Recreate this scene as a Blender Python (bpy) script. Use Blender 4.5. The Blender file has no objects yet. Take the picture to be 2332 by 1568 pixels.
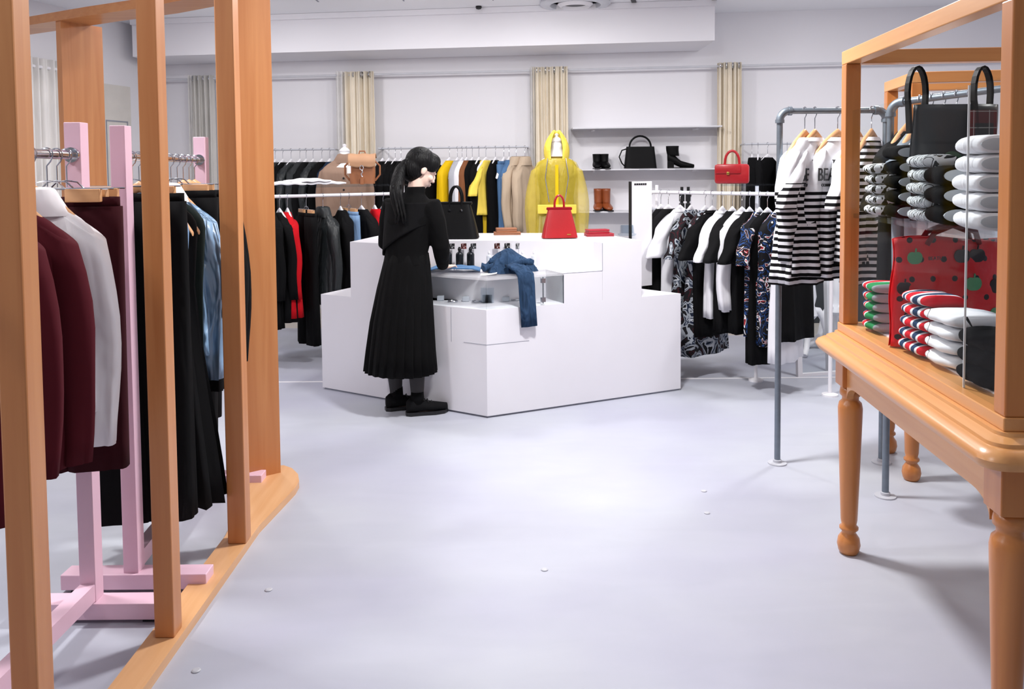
import bpy, bmesh, math, random
from mathutils import Vector, Matrix, Euler
random.seed(7)
PI = math.pi
C = bpy.context.scene.collection
sc = bpy.context.scene
# ---------------------------------------------------------------- camera
F = 1900.0; W = 2332.0; H = 1568.0
PPX, PPY = 1166.0, 484.0
TILT = math.atan(95/F); ROLL = math.radians(0.49)
CAMZ = 1.45
Rc = Matrix.Rotation(PI/2 - TILT, 4, 'X') @ Matrix.Rotation(-ROLL, 4, 'Z')
cam = bpy.data.cameras.new('camera'); camo = bpy.data.objects.new('camera', cam); C.objects.link(camo)
camo.matrix_world = Matrix.Translation((0, 0, CAMZ)) @ Rc
cam.sensor_width = 36; cam.lens = F/W*36; cam.shift_y = -(H/2 - PPY)/W; cam.shift_x = 0
cam.clip_start = .05; cam.clip_end = 60
sc.camera = camo

def ray(px, py):
    return (Rc.to_3x3() @ Vector(((px-PPX)/F, -(py-PPY)/F, -1))).normalized()
def PZ(px, py, z=0.0):                 # point of the photo on a level plane
    d = ray(px, py); t = (z-CAMZ)/d.z; return Vector((d.x*t, d.y*t, z))
def PY(px, py, y):                     # point of the photo at a distance
    d = ray(px, py); t = y/d.y; return Vector((d.x*t, y, CAMZ+d.z*t))
def XonLine(px, a, b, z):              # ground position on line a-b seen in column px at height z
    def pxat(m):
        q = Rc.to_3x3().transposed() @ Vector((a[0]+(b[0]-a[0])*m, a[1]+(b[1]-a[1])*m, z-CAMZ)); return PPX + F*q.x/(-q.z)
    lo, hi = (-.6, 1.6) if b[0] > a[0] or abs(b[0]-a[0]) > .3 else (0, 1); inc = pxat(1) > pxat(0)
    for _ in range(50):
        m = (lo+hi)/2; p = Vector((a[0]+(b[0]-a[0])*m, a[1]+(b[1]-a[1])*m, z-CAMZ))
        q = Rc.to_3x3().transposed() @ p; x = PPX + F*q.x/(-q.z)
        if (x < px) == inc: lo = m
        else: hi = m
    return Vector((a[0]+(b[0]-a[0])*lo, a[1]+(b[1]-a[1])*lo, z))

# ---------------------------------------------------------------- materials
def lin(c):
    r = []
    for v in c:
        v /= 255.0
        r.append(v/12.92 if v <= .04045 else ((v+.055)/1.055)**2.4)
    return (*r, 1)
def base(name):
    m = bpy.data.materials.new(name); m.use_nodes = True
    nt = m.node_tree; b = nt.nodes['Principled BSDF']
    return m, nt, b
def N(nt, t, **kw):
    n = nt.nodes.new(t)
    for k, v in kw.items():
        if k.startswith('i_'): n.inputs[k[2:].replace('_', ' ')].default_value = v
        else: setattr(n, k, v)
    return n
def coords(nt, scale=(1, 1, 1)):
    tc = N(nt, 'ShaderNodeTexCoord'); mp = N(nt, 'ShaderNodeMapping')
    mp.inputs['Scale'].default_value = scale
    nt.links.new(tc.outputs['Object'], mp.inputs['Vector']); return mp.outputs['Vector']
def mathn(nt, op, a, b=None, c=None):
    n = nt.nodes.new('ShaderNodeMath'); n.operation = op
    for i, v in enumerate((a, b, c)):
        if v is None: continue
        if isinstance(v, (int, float)): n.inputs[i].default_value = v
        else: nt.links.new(v, n.inputs[i])
    return n.outputs[0]
def mixc(nt, fac, c1, c2):
    n = nt.nodes.new('ShaderNodeMix'); n.data_type = 'RGBA'
    for s, v in ((0, fac), (6, c1), (7, c2)):
        if isinstance(v, (int, float, tuple)): n.inputs[s].default_value = v
        else: nt.links.new(v, n.inputs[s])
    return n.outputs[2]
def bump(nt, b, vec, scale, strength, dist=.002):
    no = N(nt, 'ShaderNodeTexNoise'); no.inputs['Scale'].default_value = scale; no.inputs['Detail'].default_value = 3
    nt.links.new(vec, no.inputs['Vector'])
    bp = N(nt, 'ShaderNodeBump'); bp.inputs['Strength'].default_value = strength; bp.inputs['Distance'].default_value = dist
    nt.links.new(no.outputs['Fac'], bp.inputs['Height']); nt.links.new(bp.outputs['Normal'], b.inputs['Normal'])
def mat(name, c, rough=.6, metal=0, var=.06, vs=8, bs=60, bst=.15, bd=.002, spec=.5, scale=(1, 1, 1), coat=0):
    m, nt, b = base(name); v = coords(nt, scale)
    no = N(nt, 'ShaderNodeTexNoise'); no.inputs['Scale'].default_value = vs; no.inputs['Detail'].default_value = 4
    nt.links.new(v, no.inputs['Vector'])
    c0 = lin(c); d = tuple(x*(1-var*2.2) for x in c0[:3])+(1,); e = tuple(min(1, x*(1+var)) for x in c0[:3])+(1,)
    nt.links.new(mixc(nt, no.outputs['Fac'], d, e), b.inputs['Base Color'])
    b.inputs['Roughness'].default_value = rough; b.inputs['Metallic'].default_value = metal
    b.inputs['Specular IOR Level'].default_value = spec
    if coat: b.inputs['Coat Weight'].default_value = coat; b.inputs['Coat Roughness'].default_value = .2
    if bst: bump(nt, b, v, bs, bst, bd)
    return m
def fabric(name, c, rough=.9, fold=.5, fs=7, spec=.15, var=.08, bd=.03):
    """cloth: weave plus soft creases that run mostly downward"""
    m, nt, b = base(name); v = coords(nt, (fs, fs, fs*.3))
    no = N(nt, 'ShaderNodeTexNoise'); no.inputs['Scale'].default_value = 1.6; no.inputs['Detail'].default_value = 2; no.inputs['Distortion'].default_value = .6
    nt.links.new(v, no.inputs['Vector'])
    c0 = lin(c); nt.links.new(mixc(nt, no.outputs['Fac'], tuple(x*(1-var*2) for x in c0[:3])+(1,), tuple(min(1, x*(1+var)) for x in c0[:3])+(1,)), b.inputs['Base Color'])
    b.inputs['Roughness'].default_value = rough; b.inputs['Specular IOR Level'].default_value = spec
    bp = N(nt, 'ShaderNodeBump'); bp.inputs['Strength'].default_value = fold; bp.inputs['Distance'].default_value = bd
    nt.links.new(no.outputs['Fac'], bp.inputs['Height']); nt.links.new(bp.outputs['Normal'], b.inputs['Normal'])
    return m
def wood(name, axis, c1=(212, 148, 92), c2=(178, 106, 54), rough=.42, coat=.25):
    m, nt, b = base(name); s = [26, 26, 26]; s[axis] = 1.3
    v = coords(nt, tuple(s))
    no = N(nt, 'ShaderNodeTexNoise'); no.inputs['Scale'].default_value = 1.0; no.inputs['Detail'].default_value = 5; no.inputs['Distortion'].default_value = .5
    nt.links.new(v, no.inputs['Vector'])
    n2 = N(nt, 'ShaderNodeTexNoise'); n2.inputs['Scale'].default_value = .12; nt.links.new(v, n2.inputs['Vector'])
    f = mathn(nt, 'ADD', mathn(nt, 'MULTIPLY', no.outputs['Fac'], .6), mathn(nt, 'MULTIPLY', n2.outputs['Fac'], .4))
    f = mathn(nt, 'MULTIPLY_ADD', f, 1.8, -.4); f = mathn(nt, 'MINIMUM', mathn(nt, 'MAXIMUM', f, 0), 1)
    nt.links.new(mixc(nt, f, lin(c2), lin(c1)), b.inputs['Base Color'])
    b.inputs['Roughness'].default_value = rough; b.inputs['Coat Weight'].default_value = coat; b.inputs['Coat Roughness'].default_value = .25
    bp = N(nt, 'ShaderNodeBump'); bp.inputs['Strength'].default_value = .12; bp.inputs['Distance'].default_value = .002
    nt.links.new(no.outputs['Fac'], bp.inputs['Height']); nt.links.new(bp.outputs['Normal'], b.inputs['Normal'])
    return m
def stripes(name, c1, c2, period, zstart=None, duty=.5, axis=2, ctop=None, off=0.0, slant=0.0):
    m, nt, b = base(name); tc = N(nt, 'ShaderNodeTexCoord'); sp = N(nt, 'ShaderNodeSeparateXYZ')
    nt.links.new(tc.outputs['Object'], sp.inputs[0]); z = sp.outputs[axis]
    if slant: z = mathn(nt, 'ADD', z, mathn(nt, 'MULTIPLY', sp.outputs[0], slant))
    fr = mathn(nt, 'FRACT', mathn(nt, 'ADD', mathn(nt, 'DIVIDE', z, period), 100+off))
    k = mathn(nt, 'LESS_THAN', fr, duty)
    col = mixc(nt, k, lin(c1), lin(c2))
    if zstart is not None: col = mixc(nt, mathn(nt, 'GREATER_THAN', z, zstart), col, lin(ctop or c1))
    nt.links.new(col, b.inputs['Base Color']); b.inputs['Roughness'].default_value = .9; b.inputs['Specular IOR Level'].default_value = .15
    v = coords(nt, (7, 7, 2)); bump(nt, b, v, 1.5, .4, .03)
    return m
def multistripe(name, cols, period, axis=1):
    m, nt, b = base(name); tc = N(nt, 'ShaderNodeTexCoord'); sp = N(nt, 'ShaderNodeSeparateXYZ')
    nt.links.new(tc.outputs['Object'], sp.inputs[0])
    fr = mathn(nt, 'FRACT', mathn(nt, 'ADD', mathn(nt, 'DIVIDE', sp.outputs[axis], period), 100))
    r = N(nt, 'ShaderNodeValToRGB'); r.color_ramp.interpolation = 'CONSTANT'; n = len(cols)
    while len(r.color_ramp.elements) < n: r.color_ramp.elements.new(.5)
    for i, (p, c) in enumerate(cols):
        r.color_ramp.elements[i].position = p; r.color_ramp.elements[i].color = lin(c)
    nt.links.new(fr, r.inputs[0]); nt.links.new(r.outputs[0], b.inputs['Base Color'])
    b.inputs['Roughness'].default_value = .9; b.inputs['Specular IOR Level'].default_value = .15
    return m
def blotch(name, cols, scale, rough=.8, st=(1, 1, 1)):
    m, nt, b = base(name); v = coords(nt, st)
    no = N(nt, 'ShaderNodeTexNoise'); no.inputs['Scale'].default_value = scale; no.inputs['Detail'].default_value = 1.5; no.inputs['Distortion'].default_value = 2.2
    nt.links.new(v, no.inputs['Vector'])
    r = N(nt, 'ShaderNodeValToRGB'); r.color_ramp.interpolation = 'CONSTANT'
    while len(r.color_ramp.elements) < len(cols): r.color_ramp.elements.new(.5)
    for i, (p, c) in enumerate(cols):
        r.color_ramp.elements[i].position = p; r.color_ramp.elements[i].color = lin(c)
    nt.links.new(no.outputs['Fac'], r.inputs[0]); nt.links.new(r.outputs[0], b.inputs['Base Color'])
    b.inputs['Roughness'].default_value = rough; b.inputs['Specular IOR Level'].default_value = .2
    return m
def polka(name, c1, c2, period, rad):
    m, nt, b = base(name); tc = N(nt, 'ShaderNodeTexCoord'); sp = N(nt, 'ShaderNodeSeparateXYZ')
    nt.links.new(tc.outputs['Object'], sp.inputs[0])
    u = mathn(nt, 'DIVIDE', sp.outputs[0], period); w = mathn(nt, 'DIVIDE', sp.outputs[2], period*.86)
    row = mathn(nt, 'FLOOR', mathn(nt, 'ADD', w, 50)); sh = mathn(nt, 'MULTIPLY', mathn(nt, 'FRACT', mathn(nt, 'MULTIPLY', row, .5)), 1.0)
    fu = mathn(nt, 'SUBTRACT', mathn(nt, 'FRACT', mathn(nt, 'ADD', mathn(nt, 'ADD', u, sh), 50)), .5)
    fw = mathn(nt, 'SUBTRACT', mathn(nt, 'FRACT', mathn(nt, 'ADD', w, 50)), .5)
    d = mathn(nt, 'SQRT', mathn(nt, 'ADD', mathn(nt, 'POWER', fu, 2), mathn(nt, 'POWER', mathn(nt, 'MULTIPLY', fw, .86), 2)))
    nt.links.new(mixc(nt, mathn(nt, 'LESS_THAN', d, rad), lin(c1), lin(c2)), b.inputs['Base Color'])
    b.inputs['Roughness'].default_value = .35; b.inputs['Specular IOR Level'].default_value = .4
    v = coords(nt, (9, 9, 9)); bump(nt, b, v, 1.2, .5, .02)
    return m
def tartan(name):
    m, nt, b = base(name); tc = N(nt, 'ShaderNodeTexCoord'); sp = N(nt, 'ShaderNodeSeparateXYZ')
    nt.links.new(tc.outputs['Object'], sp.inputs[0]); col = lin((38, 40, 42))
    def band(ax, per, off, wd): return mathn(nt, 'LESS_THAN', mathn(nt, 'FRACT', mathn(nt, 'ADD', mathn(nt, 'DIVIDE', sp.outputs[ax], per), 50+off)), wd)
    col = mixc(nt, mathn(nt, 'MULTIPLY', band(0, .1, 0, .4), .75), col, lin((110, 25, 28)))
    col = mixc(nt, mathn(nt, 'MULTIPLY', band(2, .1, 0, .4), .45), col, lin((120, 28, 30)))
    col = mixc(nt, mathn(nt, 'MULTIPLY', band(0, .05, .3, .05), .7), col, lin((190, 190, 185)))
    col = mixc(nt, mathn(nt, 'MULTIPLY', band(2, .05, .3, .05), .7), col, lin((190, 190, 185)))
    nt.links.new(col, b.inputs['Base Color']); b.inputs['Roughness'].default_value = .7
    return m
def glass(name, tint=(235, 242, 245), gl=.08):
    m = bpy.data.materials.new(name); m.use_nodes = True; nt = m.node_tree; nt.nodes.clear()
    o = N(nt, 'ShaderNodeOutputMaterial'); t = N(nt, 'ShaderNodeBsdfTransparent'); g = N(nt, 'ShaderNodeBsdfGlossy'); mx = N(nt, 'ShaderNodeMixShader')
    t.inputs[0].default_value = lin(tint); g.inputs['Roughness'].default_value = .03
    lw = N(nt, 'ShaderNodeLayerWeight'); lw.inputs[0].default_value = .5
    no = N(nt, 'ShaderNodeTexNoise'); no.inputs['Scale'].default_value = 2.0
    f = mathn(nt, 'ADD', mathn(nt, 'MULTIPLY', lw.outputs['Facing'], gl), .004)
    nt.links.new(f, mx.inputs[0]); nt.links.new(t.outputs[0], mx.inputs[1]); nt.links.new(g.outputs[0], mx.inputs[2]); nt.links.new(mx.outputs[0], o.inputs[0])
    return m
def sheer(name, c, alpha):
    m, nt, b = base(name); v = coords(nt, (5, 5, 3))
    no = N(nt, 'ShaderNodeTexNoise'); no.inputs['Scale'].default_value = 3; nt.links.new(v, no.inputs['Vector'])
    c0 = lin(c); nt.links.new(mixc(nt, no.outputs['Fac'], tuple(x*.85 for x in c0[:3])+(1,), c0), b.inputs['Base Color'])
    b.inputs['Alpha'].default_value = alpha; b.inputs['Roughness'].default_value = .4
    bump(nt, b, v, 4, .5, .02)
    return m

WZ = wood('wood_upright', 2); WX = wood('wood_across', 0); WY = wood('wood_along', 1)
WPALE = wood('pale_wood_along', 1, (236, 190, 142), (210, 152, 100))
TWZ = wood('table_wood_upright', 2, (212, 142, 78), (172, 98, 44), .35, .35)
TWY = wood('table_wood_along', 1, (228, 170, 108), (198, 130, 72), .35, .35)
TWX = wood('table_wood_across', 0, (222, 160, 98), (188, 118, 62), .35, .35)
HW = wood('hanger_wood', 0, (226, 178, 130), (196, 140, 92), .45, .2)
WHITE = mat('white_paint', (236, 235, 240), .5, var=.01, bst=.02)
WALL = mat('wall_paint', (236, 235, 240), .8, var=.012, vs=1.5, bst=.03)
CEIL = mat('ceiling_paint', (244, 245, 249), .9, var=.01, vs=2, bst=.03)
CNT = mat('counter_laminate', (228, 227, 233), .45, var=.01, bst=.01)
SEAM = mat('seam_shadow_gap', (150, 154, 166), .8)
BLK = mat('black_metal', (18, 19, 22), .4)
PINK = mat('pink_lacquer', (236, 198, 216), .4, var=.02, bst=.03)
CHROME = mat('chrome', (205, 208, 214), .15, 1, var=.03, bst=0)
STEEL = mat('galvanised_pipe', (128, 138, 148), .42, .75, var=.12, vs=30, bst=.1)
GLASS = glass('clear_glass', (250, 252, 252), .015); ACR = glass('acrylic', (238, 243, 247), .12)
MIRROR = mat('mirror_glass', (225, 228, 232), .02, 1, var=0, bst=0)
CREAM = fabric('cream_linen', (240, 230, 212), fold=.12, fs=9)
SHEERW = sheer('white_voile', (238, 236, 234), .75)
TILEG = mat('grey_plastic', (190, 192, 200), .5)
B1 = fabric('black_wool', (8, 8, 10)); B2 = fabric('black_cotton', (12, 12, 14), .85); B3 = fabric('charcoal_leather', (36, 40, 42), .45, .6, 12, .4)
BG = fabric('dark_grey_wool', (52, 54, 56)); MAROON = fabric('maroon_wool', (80, 22, 32), fs=4, fold=.25); MAROON2 = fabric('maroon_velvet_collar', (116, 30, 58), fs=4, fold=.2)
BURG = fabric('burgundy_trouser_cloth', (54, 14, 22), fs=4, fold=.3); WSH = fabric('white_shirting', (242, 241, 245), fs=6, fold=.5, var=.02, bd=.06)
SATIN = fabric('light_blue_satin', (146, 182, 218), .3, 1.0, 9, .5, .25, .12); DENL = fabric('light_denim', (120, 150, 186), fs=10)
DEN = fabric('mid_denim', (84, 118, 158), fs=10, var=.15); DEND = fabric('dark_denim', (46, 70, 100), .85, .9, 14, var=.3, bd=.05)
RED = fabric('red_knit', (186, 16, 28)); YEL = fabric('mustard_satin', (232, 190, 20), .6); YELP = fabric('pale_yellow_silk', (244, 216, 92), .6)
BEI = fabric('beige_gabardine', (192, 172, 150), .8); TAUPE = fabric('taupe_gabardine', (150, 124, 108), .8); GRY = fabric('pale_grey_jersey', (176, 178, 186)); MGRY = fabric('mid_grey_jersey', (128, 138, 148))
BRN = fabric('brown_suede', (132, 84, 56)); WTEE = fabric('white_jersey', (234, 234, 239), fs=5, fold=.3, var=.02)
PATT = blotch('printed_silk', [(0, (20, 20, 24)), (.36, (60, 20, 28)), (.39, (24, 24, 28)), (.46, (150, 156, 164)), (.53, (26, 34, 54)), (.57, (120, 128, 140)), (.6, (190, 194, 200)), (.66, (22, 22, 26))], 7)
PATT2 = blotch('printed_cotton', [(0, (16, 16, 20)), (.42, (40, 72, 128)), (.46, (20, 20, 24)), (.55, (214, 214, 220)), (.59, (160, 30, 36)), (.62, (20, 20, 24))], 10)
STR = stripes('white_over_black_stripe', (226, 228, 233), (14, 14, 17), .031, zstart=-.375)
STRB = stripes('white_over_stripe_high', (226, 228, 233), (14, 14, 17), .031, zstart=-.345, off=.3)
STRC = stripes('white_over_stripe_low', (226, 228, 233), (14, 14, 17), .031, zstart=-.395, off=.6)
STR2 = stripes('black_stripe_all_over', (214, 216, 222), (14, 14, 17), .031)
RBAG = mat('red_leather', (168, 12, 24), .36, bs=90, bst=.2, var=.1, coat=.3); BBAG = mat('black_leather', (9, 9, 11), .5, bs=120, bst=.2, spec=.14)
TAN = mat('tan_leather', (156, 98, 62), .5, bs=60, bst=.25, var=.12); TANB = mat('tan_boot_leather', (150, 76, 38), .35, var=.15)
SKIN = mat('skin', (232, 200, 184), .5, var=.03, bst=.05); HAIR = mat('black_hair', (7, 7, 9), .5, spec=.2, var=.3, bs=8, bst=.6, scale=(14, 14, 2), bd=.01)
TIGHT = mat('sheer_black_tights', (42, 40, 42), .7); WOMB = fabric('black_crepe', (7, 7, 8), fs=6, fold=.6)
PAPER = mat('paper_tag', (232, 232, 236), .8)
GOLD = mat('gold_metal', (212, 176, 96), .25, 1)
RAIN = sheer('yellow_translucent_nylon', (232, 208, 66), .46)
OLIVE = fabric('olive_lining', (104, 84, 30))
def flo():
    m, nt, b = base('floor_concrete'); v = coords(nt)
    n1 = N(nt, 'ShaderNodeTexNoise'); n1.inputs['Scale'].default_value = .8; n1.inputs['Detail'].default_value = 5; nt.links.new(v, n1.inputs['Vector'])
    n2 = N(nt, 'ShaderNodeTexNoise'); n2.inputs['Scale'].default_value = 4; n2.inputs['Detail'].default_value = 6; n2.inputs['Distortion'].default_value = .8
    nt.links.new(coords(nt, (.6, 2, 1)), n2.inputs['Vector'])
    f = mathn(nt, 'MULTIPLY_ADD', n1.outputs['Fac'], 3.2, -1.2); f = mathn(nt, 'MINIMUM', mathn(nt, 'MAXIMUM', f, 0), 1)
    a = mixc(nt, f, lin((176, 177, 194)), lin((190, 194, 201)))
    nt.links.new(mixc(nt, mathn(nt, 'MULTIPLY', n2.outputs['Fac'], .45), a, lin((160, 165, 176))), b.inputs['Base Color'])
    b.inputs['Roughness'].default_value = .5; b.inputs['Specular IOR Level'].default_value = .35
    bump(nt, b, v, 30, .05); return m
FLOOR = flo()

# ---------------------------------------------------------------- mesh builder
def V(*a): return Vector(a)
class MB:
    def __init__(s): s.v = []; s.f = []; s.m = []; s.mi = 0
    def add(s, vs, fs):
        o = len(s.v); s.v += [Vector(p) for p in vs]
        for f in fs: s.f.append([i+o for i in f]); s.m.append(s.mi)
        return s
    def box(s, a, b, M=None, bev=0):
        x0, y0, z0 = a; x1, y1, z1 = b
        if bev:
            e = bev; bm = bmesh.new(); bmesh.ops.create_cube(bm, size=1)
            for v in bm.verts: v.co = V((x0+x1)/2+v.co.x*(x1-x0), (y0+y1)/2+v.co.y*(y1-y0), (z0+z1)/2+v.co.z*(z1-z0))
            bmesh.ops.bevel(bm, geom=bm.edges[:], offset=e, segments=2, affect='EDGES', profile=.5)
            bm.verts.index_update(); vs = [v.co.copy() for v in bm.verts]; fs = [[v.index for v in f.verts] for f in bm.faces]; bm.free()
        else:
            vs = [V(x, y, z) for z in (z0, z1) for y in (y0, y1) for x in (x0, x1)]
            fs = [(0, 2, 3, 1), (4, 5, 7, 6), (0, 1, 5, 4), (2, 6, 7, 3), (0, 4, 6, 2), (1, 3, 7, 5)]
        if M: vs = [M @ v for v in vs]
        return s.add(vs, fs)
    def prism(s, poly, z0, z1):
        n = len(poly); vs = [V(p[0], p[1], z0) for p in poly]+[V(p[0], p[1], z1) for p in poly]
        a = sum(poly[i][0]*poly[(i+1) % n][1]-poly[(i+1) % n][0]*poly[i][1] for i in range(n))
        fs = [tuple(range(n-1, -1, -1)), tuple(range(n, 2*n))]+[(i, (i+1) % n, n+(i+1) % n, n+i) for i in range(n)]
        if a < 0: fs = [tuple(reversed(f)) for f in fs]
        return s.add(vs, fs)
    def slab(s, poly, t, M):             # polygon in local XZ, thickness t along Y
        n = len(poly); vs = [M @ V(p[0], -t/2, p[1]) for p in poly]+[M @ V(p[0], t/2, p[1]) for p in poly]
        return s.add(vs, [tuple(range(n)), tuple(range(2*n-1, n-1, -1))]+[((i+1) % n, i, n+i, n+(i+1) % n) for i in range(n)])
    def loft(s, rings, cap0=True, cap1=True, closed=True):
        n = len(rings[0]); vs = [p for r in rings for p in r]; fs = []
        for k in range(len(rings)-1):
            for i in range(n if closed else n-1):
                j = (i+1) % n; fs.append((k*n+i, k*n+j, (k+1)*n+j, (k+1)*n+i))
        if cap0: fs.append(tuple(range(n-1, -1, -1)))
        if cap1: fs.append(tuple((len(rings)-1)*n+i for i in range(n)))
        return s.add(vs, fs)
    def tube(s, path, r, n=10, cap=True):
        path = [Vector(p) for p in path]; rings = []; rr = r if isinstance(r, (list, tuple)) else [r]*len(path)
        t0 = (path[1]-path[0]).normalized(); up = V(0, 0, 1) if abs(t0.z) < .9 else V(1, 0, 0)
        a = t0.cross(up).normalized()
        for i, p in enumerate(path):
            t = (path[min(i+1, len(path)-1)]-path[max(i-1, 0)]).normalized()
            a = (a-t*a.dot(t)).normalized(); b = t.cross(a)
            rings.append([p+a*math.cos(2*PI*k/n)*rr[i]+b*math.sin(2*PI*k/n)*rr[i] for k in range(n)])
        return s.loft(rings, cap, cap)
    def lathe(s, prof, c=(0, 0, 0), n=28, sx=1, sy=1):
        return s.loft([[V(c[0]+max(r, .0002)*sx*math.cos(2*PI*k/n), c[1]+max(r, .0002)*sy*math.sin(2*PI*k/n), c[2]+z) for k in range(n)] for r, z in prof])
    def ell(s, c, r, M=None, n=20, m=12):
        rings = []
        for j in range(m+1):
            ph = -PI/2+PI*j/m; cr = max(math.cos(ph), .01)
            rings.append([V(c[0]+r[0]*cr*math.cos(2*PI*k/n), c[1]+r[1]*cr*math.sin(2*PI*k/n), c[2]+r[2]*math.sin(ph)) for k in range(n)])
        if M: rings = [[M @ p for p in q] for q in rings]
        return s.loft(rings)
    def grid(s, fn, nu, nv):
        vs = [fn(i/nu, j/nv) for j in range(nv+1) for i in range(nu+1)]
        return s.add(vs, [(j*(nu+1)+i, j*(nu+1)+i+1, (j+1)*(nu+1)+i+1, (j+1)*(nu+1)+i) for j in range(nv) for i in range(nu)])
    def build(s, name, m, parent=None, loc=None, smooth=False, world=False, mods=()):
        if parent is not None and world:
            inv = MAT[parent].inverted(); vs = [inv @ v for v in s.v]
        elif loc is not None: lo = Vector(loc); vs = [v-lo for v in s.v]
        else: vs = s.v
        me = bpy.data.meshes.new(name); me.from_pydata([tuple(v) for v in vs], [], s.f); me.validate()
        for mm in (m if isinstance(m, (list, tuple)) else [m]): me.materials.append(mm)
        if len(s.m) == len(me.polygons): me.polygons.foreach_set('material_index', s.m)
        if smooth:
            me.polygons.foreach_set('use_smooth', [True]*len(me.polygons))
            if smooth != 2: me.set_sharp_from_angle(angle=math.radians(40))
        o = bpy.data.objects.new(name, me); C.objects.link(o)
        if parent is not None: o.parent = parent
        elif loc is not None: o.location = loc
        for md in mods:
            if md[0] == 'remesh':
                x = o.modifiers.new('remesh', 'REMESH'); x.mode = 'VOXEL'; x.voxel_size = md[1]; x.use_smooth_shade = True
            if md[0] == 'smooth': x = o.modifiers.new('smooth', 'SMOOTH'); x.iterations = md[1]; x.factor = .5
            if md[0] == 'solid': x = o.modifiers.new('solid', 'SOLIDIFY'); x.thickness = md[1]; x.offset = 0
            if md[0] == 'sub': x = o.modifiers.new('sub', 'SUBSURF'); x.levels = md[1]; x.render_levels = md[1]
        return o
MAT = {}; LABELS = {}
def tag(o, label, cat, group=None):
    o['label'] = label; o['category'] = cat
    if group: o['group'] = group
    return o
def thing(name, label, cat, loc=(0, 0, 0), rz=0.0, group=None):
    o = bpy.data.objects.new(name, None); C.objects.link(o); o.empty_display_size = .1
    o.location = loc; o.rotation_euler = (0, 0, rz); MAT[o] = Matrix.Translation(loc) @ Matrix.Rotation(rz, 4, 'Z')
    return tag(o, label, cat, group)
def struct(name, mb, m, smooth=False):
    o = mb.build(name, m, smooth=smooth); o['kind'] = 'structure'; return o
def dup(root, loc, rz, label, group=None):
    r = root.copy(); C.objects.link(r); r.location = loc; r.rotation_euler = (0, 0, rz); r['label'] = label
    if group: r['group'] = group
    MAT[r] = Matrix.Translation(loc) @ Matrix.Rotation(rz, 4, 'Z')
    for ch in list(root.children):
        c = ch.copy(); C.objects.link(c); c.parent = r
        for g in list(ch.children):
            d = g.copy(); C.objects.link(d); d.parent = c
    return r
def textmesh(name, body, size, m, parent, loc, rot, ext=.0008, sx=1.0, width=None, bold=0):
    cu = bpy.data.curves.new(name, 'FONT'); cu.body = body; cu.size = size; cu.extrude = ext; cu.align_x = 'CENTER'; cu.offset = bold; cu.space_character = 1
    t = bpy.data.objects.new('t', cu); C.objects.link(t); bpy.context.view_layer.update()
    me = bpy.data.meshes.new_from_object(t); bpy.data.objects.remove(t)
    me.materials.clear(); me.materials.append(m); me.name = name
    R = Matrix.LocRotScale(Vector(loc), Euler(rot), V(sx, 1, 1)); me.transform(R)
    o = bpy.data.objects.new(name, me); C.objects.link(o); o.parent = parent; return o

# ---------------------------------------------------------------- room shell
def wallY(x): return 8.02-.13*x
ZC = 2.885
struct('floor', MB().box((-7, -3, -.05), (8, 10, 0)), FLOOR)
struct('ceiling', MB().box((-7, -3, ZC), (8, 10, ZC+.05)), CEIL)
XL = -3.55
struct('wall_back', MB().prism([(XL-.1, wallY(XL)+.01), (7.5, wallY(7.5)), (7.5, wallY(7.5)+.15), (XL-.1, wallY(XL)+.15)], 0, ZC), WALL)
LW0 = V(XL, wallY(XL), 0); LW1 = V(-4.6, 4.2, 0); LW2 = V(-4.6, -1.5, 0)
struct('wall_left', MB().prism([(LW0.x, LW0.y), (LW1.x, LW1.y), (LW2.x, LW2.y), (LW2.x-.15, LW2.y), (LW1.x-.15, LW1.y), (LW0.x-.15, LW0.y)], 0, ZC), WALL)
struct('wall_right', MB().box((5.2, -1.5, 0), (5.35, wallY(5.2)+.05, ZC)), WALL)
# bulkhead with its lip, stops short on the right
bxl, bxr = XL+.02, 1.74
struct('trim_1', MB().prism([(bxl, wallY(bxl)-.62), (bxr, wallY(bxr)-.62), (bxr, wallY(bxr)-.005), (bxl, wallY(bxl)-.005)], 2.545, ZC-.001), WALL)
struct('trim_2', MB().prism([(bxl, wallY(bxl)-.66), (bxr, wallY(bxr)-.66), (bxr, wallY(bxr)-.621), (bxl, wallY(bxl)-.621)], 2.835, ZC-.002), WHITE)
struct('trim_3', MB().box((-4.0, 5.715, 0), (5.1, 5.735, .003)), WHITE)
struct('baseboard_back', MB().prism([(XL+.05, wallY(XL)-.55), (5.1, wallY(5.1)-.55), (5.1, wallY(5.1)-.01), (XL+.05, wallY(XL)-.01)], 0, .09), mat('pale_plinth', (214, 206, 196), .6))
# tile joints and slots of the ceiling
for i, x in enumerate((-1.62, -.9, -.15, .95, 1.75)):
    struct('trim_%d' % (4+i), MB().box((x, 5.4, ZC-.003), (x+.012, 7.1, ZC+.001)), SEAM)
for i, (a, b) in enumerate((((20, 14), (115, 32)), ((222, 62), (278, 72)), ((1440, -6), (1446, 12)), ((1628, -4), (1620, 10)))):
    p, q = PZ(*a, ZC-.004), PZ(*b, ZC-.004); d = (q-p).normalized(); n = V(-d.y, d.x, 0)*.02
    struct('trim_%d' % (9+i), MB().prism([tuple(p-n), tuple(q-n), tuple(q+n), tuple(p+n)], ZC-.008, ZC+.001), BLK)
p = PZ(1310, 2, ZC)
t = thing('ceiling_diffuser', 'round white ring air diffuser in the ceiling above the counter', 'air vent', (p.x, p.y, ZC-.06))
MB().lathe([(.29, .06), (.30, .035), (.285, .02), (.24, .012), (.215, .02), (.21, .06)], n=48).build('outer_ring', mat('diffuser_ring', (206, 209, 216), .35, .2), t, smooth=True)
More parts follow.
